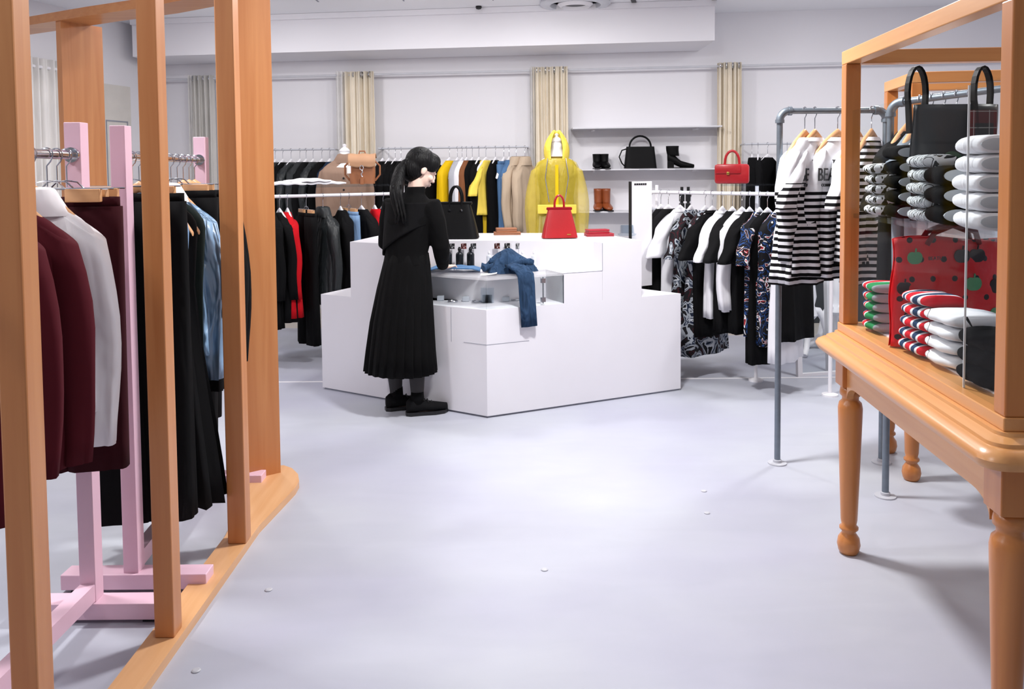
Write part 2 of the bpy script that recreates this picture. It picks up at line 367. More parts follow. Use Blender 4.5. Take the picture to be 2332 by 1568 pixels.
MB().lathe([(.14, .058), (.15, .03), (.12, .005), (.11, .02), (.105, .058)], n=40).build('inner_ring', WHITE, t, smooth=True)
MB().lathe([(.10, .058), (.10, .03), (0, .028)], n=32).build('opening', BLK, t)
for k, (px, py) in enumerate(((1090, 14), (1743, 28))):
    p = PZ(px, py, ZC)
    tag(MB().lathe([(.025, 0), (.028, -.012), (.02, -.025), (0, -.03)], n=20).build('sprinkler_head', BLK, loc=None), ('small dark ceiling sprinkler left of the round air diffuser', 'small dark ceiling sprinkler right of the round air diffuser')[k], 'sprinkler').location = (p.x, p.y, ZC)
for k, (px, py) in enumerate(((1603, 1118), (1610, 1168), (612, 1343), (447, 1527), (1240, 1297))):
    p = PZ(px, py)
    o = tag(MB().lathe([(.013, 0), (.013, .003), (.009, .005), (0, .005)], n=20).build('floor_stud', TILEG), ('round metal floor stud in the open floor left of the pipe rack', 'round metal floor stud just in front of the one near the pipe rack', 'round metal floor stud beside the wooden frame base', 'round metal floor stud in the corner nearest the camera by the frame base', 'lone metal floor stud in the middle of the aisle')[k], 'floor stud')
    o.location = (p.x, p.y, 0)
# left wall: doors to the fitting area
ldir = (LW1-LW0).normalized(); lnrm = V(-ldir.y, ldir.x, 0)
if lnrm.x < 0: lnrm = -lnrm
def lw(s, off): return LW0+ldir*s+lnrm*off
def sAt(px): return (XonLine(px, LW0, LW1, 1.5)-V(LW0.x, LW0.y, 1.5)).length
def lprism(s0, s1, o0, o1, z0, z1, mb=None):
    mb = mb or MB(); return mb.prism([tuple(lw(s0, o0)[:2]), tuple(lw(s1, o0)[:2]), tuple(lw(s1, o1)[:2]), tuple(lw(s0, o1)[:2])], z0, z1)
d1 = struct('door_1', lprism(sAt(296), sAt(212), .004, .03, .02, 2.28), mat('pale_door', (222, 218, 212), .6))
lprism(sAt(288), sAt(288)+.012, .03, .034, .1, 1.95, lprism(sAt(240), sAt(240)+.012, .03, .034, .1, 1.95, lprism(sAt(288), sAt(240), .03, .034, 1.938, 1.95))).build('door_moulding', SEAM, d1)
lprism(sAt(294), sAt(294)+.02, .03, .07, 1.0, 1.2).build('door_handle', CHROME, d1)
t = thing('wall_mirror', 'tall narrow mirror with thin black edges on the far left wall', 'mirror', tuple(lw(sAt(365), .03)))
lprism(sAt(375)+.01, sAt(354)-.01, .012, .03, .1, 2.42).build('mirror_glass', mat('pale_mirror', (236, 236, 240), .15, .5), t, world=True)
lprism(sAt(375), sAt(375)+.012, .005, .034, .1, 2.42, lprism(sAt(354)-.012, sAt(354), .005, .034, .1, 2.42)).build('edge_frame', BLK, t, world=True)

# ---------------------------------------------------------------- curtains and rails on the back wall
RZ_ = 2.385
def railY(x): return wallY(x)-.12
wa, wb = (XL, wallY(XL)-.14), (5, wallY(5)-.14)
def bx(px, z, off=.14):
    return XonLine(px, (XL, wallY(XL)-off), (5, wallY(5)-off), z)
def curtain(px0, px1, label, m, npl, seed, sheer_w=0):
    a, b = bx(px0, 2.3), bx(px1, 2.3); c = (a+b)/2; rnd = random.Random(seed)
    t = thing('curtain', label, 'curtain', (c.x, c.y, 0), math.atan2(b.y-a.y, b.x-a.x), 'curtains on the back wall rails')
    w = (b-a).length; ph = rnd.random()*6
    amp = [.016+.010*rnd.random() for _ in range(30)]
    def fn(u, v):
        z = .12+(2.415-.12)*(1-v); k = amp[int(u*npl) % 30]
        x = -w/2+w*u+.006*math.sin(u*37+v*2)+.01*math.sin(v*5+ph)*(v)
        return V(x, k*math.sin(u*npl*2*PI+ph+.3*math.sin(v*4))+.012*math.sin(u*npl*5.1*PI), z)
    MB().grid(fn, 160, 10).build('cloth', m, t, smooth=2, mods=[('solid', .003)])
    if sheer_w:
        def f2(u, v): return V(-w/2-sheer_w+(sheer_w+.02)*u, .02*math.sin(u*14+ph), .12+(2.42-.12)*(1-v))
        MB().grid(f2, 30, 6).build('sheer_layer', SHEERW, t, smooth=2)
    for k in range(4):
        x = -w/2+w*(.12+.25*k)
        MB().tube([V(x+.004*math.cos(q*PI/8), .026*math.cos(q*PI/8), RZ_+.026*math.sin(q*PI/8)) for q in range(17)], .006, 6).build('grommet', CHROME, t, smooth=True)
curtain(780, 852, 'beige pleated curtain hanging behind the brown leather backpack', CREAM, 5, 1, .07)
curtain(1214, 1294, 'beige pleated curtain hanging behind the yellow raincoat', CREAM, 7, 2, .03)
curtain(1634, 1690, 'beige pleated curtain hanging behind the small red satchel', CREAM, 5, 3)
curtain(436, 486, 'grey-cream curtain seen between the wooden posts, left of the wide board', fabric('grey_linen', (206, 204, 200), fold=.25), 4, 4, .04)
t = thing('curtain', 'white curtain at the far left with a chrome rail end', 'curtain', tuple(lw(sAt(95), .1)), math.atan2(ldir.y, ldir.x), 'curtains on the back wall rails')
MB().grid(lambda u, v: V(-.2+.42*u, .03*math.sin(u*34)+.01*math.sin(u*80), .1+2.3*(1-v)), 120, 6).build('cloth', fabric('white_linen', (236, 234, 232), fold=.2), t, smooth=2, mods=[('solid', .003)])
for k in range(2): MB().tube([V(-.2+.06*k, .03*math.cos(q*PI/8), 2.33+.03*math.sin(q*PI/8)) for q in range(17)], .007, 6).build('grommet', CHROME, t, smooth=True)
p0, p1 = lw(sAt(128), .1), lw(sAt(128)+1.2, .1); p0.z = p1.z = 2.33
o = thing('curtain_rail', 'short white curtain rail end on the far left wall', 'rail', tuple(p0)); MB().tube([p0, p1], .014).build('rod', WHITE, o, world=True, smooth=True)
MB().box((-.02, -.02, -.02), (.02, .02, .02), Matrix.Translation(p0)).build('end_cap', CHROME, o, world=True)
p0, p1 = V(XL+.02, railY(XL)-.0, RZ_), V(5.0, railY(5.0), RZ_)
o = thing('curtain_rail', 'long thin white curtain rail along the whole back wall', 'rail', tuple(p0)); MB().tube([p0, p1], .011).build('rod', mat('rail_white', (206, 207, 214), .5), o, world=True, smooth=True)

# ---------------------------------------------------------------- clothing
def sring(cx, cy, z, rx, ry, n=44, pw=.75, rip=0, k=7, ph=0.0, tilt=0):
    out = []
    for i in range(n):
        a = 2*PI*i/n; c, s_ = math.cos(a), math.sin(a)
        x = rx*math.copysign(abs(c)**pw, c); y = ry*math.copysign(abs(s_)**pw, s_)
        r = rip*(math.sin(k*a+ph)+.45*math.sin((k*2+1)*a+ph*2.3))
        out.append(V(cx+x+r*c, cy+y+r*s_*1.3, z+tilt*x))
    return out
def garment(name, label, cat, loc, rz, m, L=.7, w=.21, sleeve='long', d=.045, hem=0.0, collar=None, trim=None, group=None, seed=0, rip=.008, waist=0.0, buttons=None, k=6, drop=.1, cuff=None, sl=None, sw=.052, dz=0.0):
    rnd = random.Random(seed*13+5); t = thing(name, label, cat, loc, rz, group); ph = rnd.random()*6
    z0 = -.120-dz
    prof = [(0, .052, .028), (.015, .072, .032), (.035, w*.52, .035), (.06, w*.72, .038), (.085, w*.87, .040), (.11, w*.96, d*.95), (.14, w, d), (.22, w*.98, d*1.05), (.35, w*(.95-waist), d*1.1)]
    nb = 6
    for i in range(1, nb+1):
        q = i/nb; prof.append((.35+(L-.35)*q, w*(.95-waist*(1-q))+hem*q, d*1.1+.012*q+hem*.35*q)) if L > .4 else None
    prof = [p for p in prof if p[0] <= L+.001]
    rings = [sring(.006*math.sin(p[0]*5+ph), .01*math.sin(p[0]*4+ph), z0-p[0], p[1], p[2], rip=rip*min(1, p[0]/L*1.4)*(.4+p[0]/L), k=k, ph=ph) for p in prof]
    MB().loft(rings, False, False).build('body', m, t, smooth=2, mods=[('solid', .003)])
    if sleeve != 'none':
        Ls = sl or {'long': .56, 'short': .24, 'cap': .14}[sleeve]
        for sg in (-1, 1):
            r = []; sx = sg*(w-.035)
            for q in range(9):
                u = q/8; ang = .22+.1*rnd.random()
                out_ = (.038*math.sin(min(1, u*2.2)*PI/2)-.015*u) if sleeve == 'long' else .12*u
                rw = (sw+.012*math.sin(u*PI))*(1-.22*u) if sleeve == 'long' else sw+.012*u
                r.append(sring(sx+sg*out_, .012*u*sg+.006*math.sin(u*9+ph), z0-.085-Ls*u, rw, .042*(1-.25*u), 24, .85, .005*u, 4, ph+sg, tilt=-sg*.75*(1-u)))
            o = MB().loft(r, True, False).build('sleeve', m, t, smooth=2, mods=[('solid', .003)])
            if cuff:
                e = [[p+V(0, 0, dz) for p in r[-1]] for dz in (.004, -.045)]
                MB().loft([[V(*(c_+(p-c_)*1.04)) for p in q for c_ in [sum(q, V(0, 0, 0))/len(q)]] for q in e], False, False).build('cuff', cuff, o, smooth=2)
    if collar:
        cr = [sring(0, 0, z0+dz, rr, dd, 28, .9) for dz, rr, dd in ((-.02, .076, .040), (.01, .058, .038), (.034, .050, .036), (.026, .064, .046), (-.02, .092, .052), (-.05, .112, .050))]
        MB().loft(cr, False, False).build('collar', collar, t, smooth=2)
    elif trim:
        MB().loft([sring(0, 0, z0+.002-dz, rr, dd, 28, .9) for dz, rr, dd in ((0, .0535, .0295), (.008, .064, .0325), (.018, .078, .0355))], False, False).build('neckband', trim, t, smooth=2)
    if buttons:
        for q in range(buttons): MB().lathe([(.009, 0), (.009, .004), (0, .005)], n=12).build('button', BLK if m not in (B1, B2) else BG, t).matrix_local = Matrix.Translation((.0, -d*1.12-.006, z0-.18-q*.1)) @ Matrix.Rotation(PI/2, 4, 'X')
    return t
def trousers(label, loc, rz, m, L=.95, w=.18, group=None, seed=0, flare=0.0, cat='trousers', name='trousers'):
    t = thing(name, label, cat, loc, rz, group); rnd = random.Random(seed); ph = rnd.random()*6
    MB().loft([sring(0, 0, -.13, w, .022), sring(0, 0, -.165, w*1.0, .026)], False, False).build('waistband', m, t, smooth=2, mods=[('solid', .004)])
    for sg in (-1, 1):
        r = []
        for q in range(11):
            u = q/10; rw = w*(.56-.12*u)+flare*u
            r.append(sring(sg*(w*.48-.012*u), .014*sg*u, -.16-(L-.03)*u, rw, .032+.01*u+flare*.3*u, 28, .8, .006*u, 4, ph+sg))
        MB().loft(r, True, False).build('trouser_leg', m, t, smooth=2, mods=[('solid', .003)])
    return t
def skirt(label, loc, rz, m, L=1.0, w=.16, hem=.1, group=None, k=16, rip=.014, name='skirt', cat='skirt', d=.05, z0=-.13, ph=0.0):
    t = thing(name, label, cat, loc, rz, group)
    MB().loft([sring(0, 0, z0, w, .03), sring(0, 0, z0-.04, w*1.01, .034)], False, False).build('waistband', m, t, smooth=2, mods=[('solid', .004)])
    r = [sring(0, 0, z0-.035-(L-.035)*u, w+hem*u, .034+d*u, 120, .8, rip*u**.7, k, ph) for u in [i/9 for i in range(10)]]
    MB().loft(r, False, False).build('skirt_panel', m, t, smooth=2, mods=[('solid', .003)])
    return t
_h = {}
def hanger(kind, loc, rz, label, group, rb=.013):
    key = (kind, rb)
    if key in _h: return dup(_h[key], loc, rz, label, group)
    t = thing('clothes_hanger' if kind != 'clip' else 'clip_hanger', label, 'hanger', loc, rz, group); R = rb+.004
    pth = [V(R*math.cos(a), 0, R*math.sin(a)) for a in [math.radians(-30+q*30) for q in range(8)]][::-1]
    pth = [V(R*math.cos(a), 0, R*math.sin(a)) for a in [math.radians(200-q*25) for q in range(10)]]+[V(R*.6, 0, -R*1.2), V(0, 0, -R*1.9), V(0, 0, -.075), V(0, 0, -.1)]
    MB().tube(pth, .0022, 6).build('hook', CHROME, t, smooth=True)
    if kind == 'clip':
        MB().tube([V(-.17, 0, -.105), V(.17, 0, -.105)], .003, 6).tube([V(-.05, 0, -.105), V(-.03, 0, -.085), V(0, 0, -.08), V(.03, 0, -.085), V(.05, 0, -.105)], .0025, 6).build('wire_bar', CHROME, t, smooth=True)
        for sg in (-1, 1): MB().box((sg*.10-.05, -.012, -.145), (sg*.10+.05, .012, -.105), bev=.003).build('clamp', HW, t)
    else:
        m = {'wood': HW, 'white': WHITE}[kind]; r = []
        for q in range(-10, 11):
            u = q/10; x = .182*u; zc = -.106-.10*abs(u)-.075*abs(u)**3; hh = .021-.012*abs(u)
            r.append([V(x, .011*math.cos(a)+.012*abs(u)**2, zc+hh*math.sin(a)) for a in [2*PI*j/12 for j in range(12)]])
        MB().loft(r).build('shoulder_bar', m, t, smooth=True)
    _h[key] = t; return t
def hung(kind, what, loc, rz, group, hk='wood', rb=.013, rack='', tg=None, **kw):
    """one garment and the hanger it hangs from"""
    if len(what.split()) > 12: print('LONG', what)
    hl = '%s hanger holding the %s' % ({'wood': 'wooden', 'white': 'white', 'clip': 'clip'}[hk], what)
    hanger(hk, loc, rz, hl, 'hangers '+group, rb)
    g = tg or ('clothes '+group)
    if kind == 'trousers': return trousers(what, loc, rz, group=g, **kw)
    if kind == 'skirt': return skirt(what, loc, rz, group=g, **kw)
    if hk == 'wood': kw.setdefault('dz', .011)
    return garment(kind, what, kind.replace('_', ' '), loc, rz, group=g, **kw)

# ---------------------------------------------------------------- left wooden frame
t = thing('wooden_frame', 'tall wooden post and beam display frame around the pink clothes racks', 'frame', (-1.05, 2.8, 0)); FR = t
poly = [(-1.03, .9), (-1.03, 3.3), (-1.0, 3.58), (-.988, 3.70), (-.992, 3.78), (-1.02, 3.87), (-1.07, 3.95), (-1.12, 3.99), (-1.24, 3.96), (-1.29, 3.88), (-1.24, 3.74), (-1.17, 3.5), (-1.135, 3.2), (-1.12, .9)]
MB().prism(poly, 0, .032).build('base_board', WPALE, t, world=True, mods=[])
for (y, x0, x1) in ((1.80, -1.105, -1.045), (2.515, -1.105, -1.045), (3.16, -1.10, -1.03)):
    MB().box((x0, y-.03, .032), (x1, y+.035, 2.46), bev=.004).build('post', WZ, t, world=True)
# wide board at the far tip
def board(a, b, th, z0, z1, m, name, par):
    d = (b-a).normalized(); n = V(-d.y, d.x, 0)*th/2
    return MB().prism([tuple((a-n)[:2]), tuple((b-n)[:2]), tuple((b+n)[:2]), tuple((a+n)[:2])], z0, z1).build(name, m, par, world=True)
board(PZ(635, 1072, .032), PZ(548, 1092, .032), .05, .032, 2.46, WZ, 'wide_board', t)
beam = [(-1.075, .9), (-1.075, 3.3), (-1.12, 3.75), (-1.3, 4.2), (-1.67, 4.66), (-2.1, 4.95), (-2.58, 5.2), (-3.1, 5.5), (-3.5, 5.72), (-4.2, 6.0)]
ins, outs = [], []
for i, p in enumerate(beam):
    a = V(*beam[max(i-1, 0)], 0); b = V(*beam[min(i+1, len(beam)-1)], 0); d = (b-a).normalized(); n = V(d.y, -d.x, 0)
    ins.append(V(*p, 0)-n*.04); outs.append(V(*p, 0)+n*(.04 if i < 3 else .18))
MB().prism([tuple(p[:2]) for p in ins]+[tuple(p[:2]) for p in reversed(outs)], 2.42, 2.475).build('top_beam', WX, t, world=True)
a = V(-2.86, 5.33, 0); board(a, a+V(.14, .25, 0), .05, 0, 2.42, WZ, 'wide_board', t)

# ---------------------------------------------------------------- pink racks
def pinkrack(label, x, y0, y1, foot0, foot1, dx=0.0):
    t = thing('clothes_rack', label, 'clothes rack', (x, y0, 0), 0, 'pink clothes racks'); s = .026
    for i, (y, xo, ft) in enumerate(((y0, 0, foot0), (y1, dx, foot1))):
        up = MB().box((x+xo-s, y-s, .05), (x+xo+s, y+s, 1.615), bev=.002).build('upright', PINK, t, world=True)
        MB().box((ft[0], y-s-.012, .012), (ft[1], y+s+.012, .066), bev=.003).build('foot', PINK, t, world=True)
        MB().box((ft[0]+.03, y-s, 0), (ft[0]+.08, y+s, .012)).box((ft[1]-.08, y-s, 0), (ft[1]-.03, y+s, .012)).build('foot_pad', BLK, t, world=True)
    ya, yb = min(y0, y1)+s, max(y0, y1)-s
    d = V(dx, y1-y0, 0).normalized(); n = V(-d.y, d.x, 0)*.024
    a, b = V(x, y0, 0)+d*s, V(x+dx, y1, 0)-d*s
    MB().prism([tuple((a-n)[:2]), tuple((b-n)[:2]), tuple((b+n)[:2]), tuple((a+n)[:2])], .07, .125).build('floor_beam', PINK, t, world=True)
    a, b = a+V(0, 0, 1.512), b+V(0, 0, 1.512)
    MB().tube([a, b], .0145, 16).build('rail', CHROME, t, world=True, smooth=True)
    for e, dd in ((a, d), (b, -d)): MB().tube([e, e+dd*.012], .024, 16).build('rail_socket', CHROME, t, world=True, smooth=True)
pinkrack('pink wooden clothes rack nearest the camera, holding maroon blazers', -1.385, 2.665, 1.35, (-1.62, -1.13), (-1.62, -1.13))
pinkrack('pink wooden clothes rack behind, holding the black and light blue clothes', -1.335, 2.86, 3.80, (-1.575, -1.07), (-1.66, -1.16), -.075)
GA = 'on the nearest pink rack'; GB = 'on the second pink rack'
ZR = 1.512
hung('blazer', 'maroon wool blazer nearest the camera, cut off by the first post', (-1.39, 2.08, ZR), .08, GA, m=MAROON, L=.80, w=.185, d=.055, collar=MAROON2, seed=1, rb=.0145, sl=.62, sw=.055, rip=.004)
hung('blazer', 'maroon wool blazer beside the white shirt', (-1.39, 2.25, ZR), .05, GA, m=MAROON, L=.73, w=.185, d=.055, collar=MAROON2, seed=2, rb=.0145, buttons=2, sl=.64, sw=.055, rip=.004)
hung('shirt', 'white cotton shirt with collar between maroon blazer and trousers', (-1.39, 2.415, ZR), .05, GA, m=WSH, L=.62, w=.18, d=.05, collar=WSH, seed=3, rb=.0145, sl=.64, sw=.055, rip=.008)
hung('trousers', 'dark burgundy trousers clipped at the end of the nearest pink rack', (-1.385, 2.545, ZR), .02, GA, hk='clip', m=BURG, L=.84, w=.185, seed=4, rb=.0145, flare=.02)
for k, y in enumerate((2.49, 2.60)): hanger('clip', (-1.385, y, ZR), .15, 'empty clip hanger with chrome clips beside the burgundy trousers', 'empty clip hangers', .0145)
def bB(y): return (-1.335-.075*(y-2.86)/.94, y, ZR)
hung('trousers', 'long black wide trousers at the front of the second pink rack', bB(2.955), .0, GB, hk='clip', m=B1, L=1.17, w=.18, seed=5, rb=.0145, flare=.035)
hung('denim_shirt', 'pale blue denim shirt half hidden behind the pink upright', bB(3.02), .05, GB, m=DENL, L=.6, w=.175, seed=6, rb=.0145, sleeve='none')
hung('dress', 'long black flared dress with pleats beside light blue jacket', bB(3.10), .03, GB, m=B2, L=1.17, w=.175, sleeve='none', hem=.07, seed=7, rb=.0145, rip=.016, k=11, d=.06)
hung('vest', 'black tailored vest in front of the light blue satin jacket', bB(3.17), .03, GB, m=fabric('green_black', (26, 34, 32)), L=.7, w=.18, sleeve='none', seed=8, rb=.0145)
hung('jacket', 'light blue satin jacket with black cuffs and white collar', bB(3.28), -.05, GB, m=SATIN, L=.64, w=.182, d=.06, collar=WSH, cuff=B1, seed=9, rb=.0145, sl=.66, sw=.06, rip=.012)
hung('trousers', 'black trousers clipped behind the light blue satin jacket', bB(3.37), 0, GB, hk='clip', m=B1, L=1.0, seed=10, rb=.0145)
hung('trousers', 'black trousers clipped just in front of the black coats', bB(3.45), 0, GB, hk='clip', m=B2, L=.95, seed=11, rb=.0145)
for k, y in enumerate((3.53, 3.61, 3.69)):
    hung('coat', ('first black coat behind the clipped trousers on the second pink rack', 'middle black coat of three on the second pink rack', 'farthest black coat, its long sleeve showing past the post')[k], bB(y), -.05*k, GB, m=(B1, B2, B1)[k], L=.72+.03*k, w=.185, d=.06, seed=12+k, rb=.0145, sl=.68, sw=.058)

# ---------------------------------------------------------------- white counter
A = PZ(735, 885); Bp = PZ(1110, 952); Cc = PZ(1550, 888)
def onAB(s): return A.lerp(Bp, s)
def onBC(s): return Bp.lerp(Cc, s)
ZL, ZM, ZT = .64, .825, 1.0
t = thing('display_counter', 'big white stepped display counter in the middle of the shop', 'counter', ((A.x+Cc.x)/2, 5.5, 0))
LA, LC = PZ(797, 655, ZL), PZ(1460, 657, ZL)
LA2 = A+(LA-A)*2.2; LC2 = Cc+(LC-Cc)*1.9
MB().prism([tuple(p[:2]) for p in (A, Bp, Cc, LC2, V(.2, 6.25, 0), V(-.5, 6.3, 0), LA2)], .012, ZL).build('lower_block', CNT, t, world=True)
inset = [A.lerp(V(0, 5.6, 0), .012), Bp.lerp(V(0, 5.6, 0), .02), Cc.lerp(V(0, 5.6, 0), .012), V(.5, 6.1, 0), V(-.7, 6.1, 0)]
MB().prism([tuple(p[:2]) for p in inset], 0, .012).build('kick_strip', SEAM, t, world=True)
# tall tier
tl = XonLine(797, A, Bp, ZT); tl2 = XonLine(893, A, Bp, .9); tr2 = XonLine(1372, Bp, Cc, .9); tr = XonLine(1461, Bp, Cc, ZT)
TB1, TB2 = V(.62, 5.98, 0), V(-.9, 6.12, 0)
MB().prism([tuple(p[:2]) for p in (tl, tl2, V(tl2.x+.12, 5.42, 0), V(-.1, 5.40, 0), tr2+V(-.05, .06, 0), tr2, tr, TB1, TB2)], ZL, ZT).build('tall_tier', CNT, t, world=True)
# middle tier: solid core behind the glass case
g1 = XonLine(1284, Bp, Cc, ZM); mA = onAB(.42)
off = .24
nAB = V(Bp.y-A.y, -(Bp.x-A.x), 0).normalized(); nAB = nAB if nAB.y > 0 else -nAB
nBC = V(Cc.y-Bp.y, -(Cc.x-Bp.x), 0).normalized(); nBC = nBC if nBC.y > 0 else -nBC
core_in = Bp+V(0, off*1.12, 0)
MB().prism([tuple(p[:2]) for p in (XonLine(896, A, Bp, .9), mA, mA+nAB*off, core_in, g1+nBC*off, g1, tr2+V(-.002, -.001, 0), tr2+V(-.052, .059, 0), V(-.1, 5.399, 0), V(tl2.x+.12, 5.419, 0))], ZL, ZM).build('middle_tier', CNT, t, world=True)
def faceline(a, b, z0, z1, nm, name='panel_seam', w=.003):
    a = Vector(a); b = Vector(b); n = -nm*.0015
    if abs(z1-z0) > .01 and (b-a).length < .01:
        d = V(-nm.y, nm.x, 0)*w; return MB().prism([tuple((a-d+n)[:2]), tuple((a+d+n)[:2]), tuple((a+d-n)[:2]), tuple((a-d-n)[:2])], z0, z1).build(name, SEAM, t, world=True)
    return MB().prism([tuple((a+n)[:2]), tuple((b+n)[:2]), tuple((b-n)[:2]), tuple((a-n)[:2])], z0-.001, z1+.001).build(name, SEAM, t, world=True)
s1 = XonLine(1028, A, Bp, .5); s2 = XonLine(1056, A, Bp, .45)
faceline(s1, s1, .43, .635, nAB, w=.001)
faceline(s2, Bp, .435, .435, nAB); faceline(Bp, onBC(.2), .435, .435, nBC)
faceline(tr2, tr2, ZM, ZT-.003, nBC, w=.001)
faceline(g1, tr2, ZM, ZM, nBC)
# glass display case wrapped round the corner
t = thing('glass_case', 'low glass display case on the front corner of the white counter', 'display case', (Bp.x, Bp.y, ZL)); GC = t
def pane(a, b, z0, z1, name='glass_pane', m=GLASS, th=.006, nrm=None):
    a, b = Vector(a), Vector(b); d = (b-a).normalized(); n = V(-d.y, d.x, 0)
    if n.y < 0: n = -n
    return MB().prism([tuple(a[:2]), tuple(b[:2]), tuple((b+n*th)[:2]), tuple((a+n*th)[:2])], z0, z1).build(name, m, t, world=True)
pane(mA, Bp, ZL+.002, ZM-.012); pane(Bp, g1, ZL+.002, ZM-.012)
pane(g1+nBC*.002, g1+nBC*(off-.004), ZL+.002, ZM-.012)
MB().prism([tuple(p[:2]) for p in (mA, Bp, g1, g1+nBC*off, core_in, mA+nAB*off)], ZM-.012, ZM).build('top_panel', sheer('frosted_white_glass', (240, 241, 245), .22), t, world=True)
EDG = mat('dark_glass_edge', (70, 80, 88), .3)
gd = (g1-Bp).normalized()
MB().prism([tuple((g1-gd*.006)[:2]), tuple(g1[:2]), tuple((g1+nBC*.008)[:2]), tuple((g1+nBC*.008-gd*.006)[:2])], ZL+.002, ZM-.012).build('pane_edge', EDG, t, world=True)
gh = XonLine(1237, Bp, Cc, ZM)
for z in (ZL+.02, ZM-.05):
    MB().prism([tuple((gh-gd*.025-nBC*.006)[:2]), tuple((gh+gd*.025-nBC*.006)[:2]), tuple((gh+gd*.025+nBC*.012)[:2]), tuple((gh-gd*.025+nBC*.012)[:2])], z, z+.028).build('hinge', CHROME, t, world=True)
MB().prism([tuple((gh-gd*.0015-nBC*.002)[:2]), tuple((gh+gd*.0015-nBC*.002)[:2]), tuple((gh+gd*.0015+nBC*.008)[:2]), tuple((gh-gd*.0015+nBC*.008)[:2])], ZL+.01, ZM-.014).build('pane_edge', EDG, t, world=True)
# small jewellery inside
for k, (px, py) in enumerate(((1002, 686), (1030, 690), (1060, 688), (1085, 690), (1152, 688), (1172, 686))):
    p = PZ(px, py, ZL+.002)
    p.y += .05
    m_ = CHROME
    if k % 2:
        o = MB().tube([V(.028*math.cos(q*PI/8), .02*math.sin(q*PI/8), .006) for q in range(17)], .005, 6).build('bracelet', m_, smooth=True); tag(o, ('', 'thin silver bracelet beside the ring box in the glass case', '', 'silver bracelet close to the glass corner of the case', '', 'silver bracelet under the hanging jeans leg in the case')[k], 'bracelet')
    else:
        o = MB().box((-.022, -.018, 0), (.022, .018, .03), bev=.004).build('ring_box', mat('clear_box', (196, 202, 212), .2)); tag(o, ('small clear ring box beside the woman in the glass case', '', 'small clear ring box in the middle of the glass case', '', 'small clear ring box right of the glass corner of the case', '')[k], 'box')
    o.location = (p.x, p.y, ZL+.001)
p = PZ(1110, 690, ZL); t = thing('jewellery_stand', 'clear stepped jewellery stand at the glass corner', 'stand', (p.x, p.y+.03, ZL+.001))
MB().box((-.04, -.02, 0), (.04, .03, .09)).build('block', ACR, t); MB().box((-.03, -.035, 0), (.03, -.021, .05)).build('front_step', ACR, t)

# ---- things on the middle tier: bottles, cards
bot = None
def bottle(px, label, m, h=.098, r=.0195):
    p = XonLine(px, (-.7, 5.33), (.5, 5.28), ZM)
    t = thing('perfume_bottle', label, 'bottle', (p.x, p.y, ZM), 0, 'bottles in front of the tall tier')
    MB().box((-.028, -.018, 0), (.028, .018, .018)).build('stand_block', WHITE, t)
    MB().box((-.018, -.0195, .004), (.018, -.0181, .014)).build('black_label', BLK, t)
    MB().lathe([(r, .018), (r, .018+h*.62), (r*.85, .018+h*.7), (r*.35, .018+h*.76), (r*.35, .018+h*.84)], n=24).build('bottle_body', m, t, smooth=True)
    MB().lathe([(r*.45, .018+h*.82), (r*.45, .018+h*.93), (r*.3, .018+h*.95), (r*.3, .018+h), (0, .018+h)], n=20).build('cap', BLK if m is SMK else WHITE, t, smooth=True)
SMK = mat('black_bottle_glass', (34, 38, 44), .12, .3, var=.2); CLR = mat('pearl_bottle', (214, 218, 226), .15)
for k, px in enumerate((1021, 1047, 1072)): bottle(px, ('left of the three dark perfume bottles in front of black handbag', 'middle of the three dark perfume bottles on the counter', 'right of the three dark perfume bottles on the counter')[k], SMK, .125, .0245)
for k, px in enumerate((1114, 1140, 1190, 1216)): bottle(px, ('pale bottle leftmost behind the crumpled jeans', 'pale bottle second from left behind the crumpled jeans', 'pale bottle third from left behind the crumpled jeans', 'pale bottle rightmost, past the crumpled jeans')[k], CLR, .10, .017)
cards = [(1009, (40, 40, 44)), (1029, (60, 60, 64)), (1056, (120, 60, 56)), (1078, (70, 74, 78)), (1132, (90, 40, 34)), (1155, (50, 50, 52)), (1181, (150, 152, 156)), (1208, (60, 58, 62)), (1238, (190, 150, 146))]
nm_ = ['partly hidden by the black sleeve', 'above the left dark bottle', 'with a reddish picture above the middle dark bottle', 'above the right dark bottle', 'with a red-brown picture, first behind the jeans', 'with black and white picture, second behind the jeans', 'with pale grey picture, third behind the jeans', 'with dark picture left of the pinkish card', 'with pinkish picture, rightmost of the row']
for k, (px, c) in enumerate(cards):
    p = XonLine(px, (-.7, 5.375), (.4, 5.355), .97)
    t = thing('photo_card', 'small square photo card %s' % nm_[k], 'card', (p.x, p.y, ZM), 0, 'photo cards on stems behind the bottles')
    MB().lathe([(.012, 0), (.012, .004), (.0015, .006), (.0015, .125)], n=10).build('stem', CHROME, t)
    MB().box((-.018, -.0015, .125), (.018, .0015, .161)).build('card', blotch('photo_print_%d' % k, [(0, tuple(int(x*.4) for x in c)), (.45, c), (.58, (205, 205, 208)), (.66, (30, 30, 32))], 30), t)

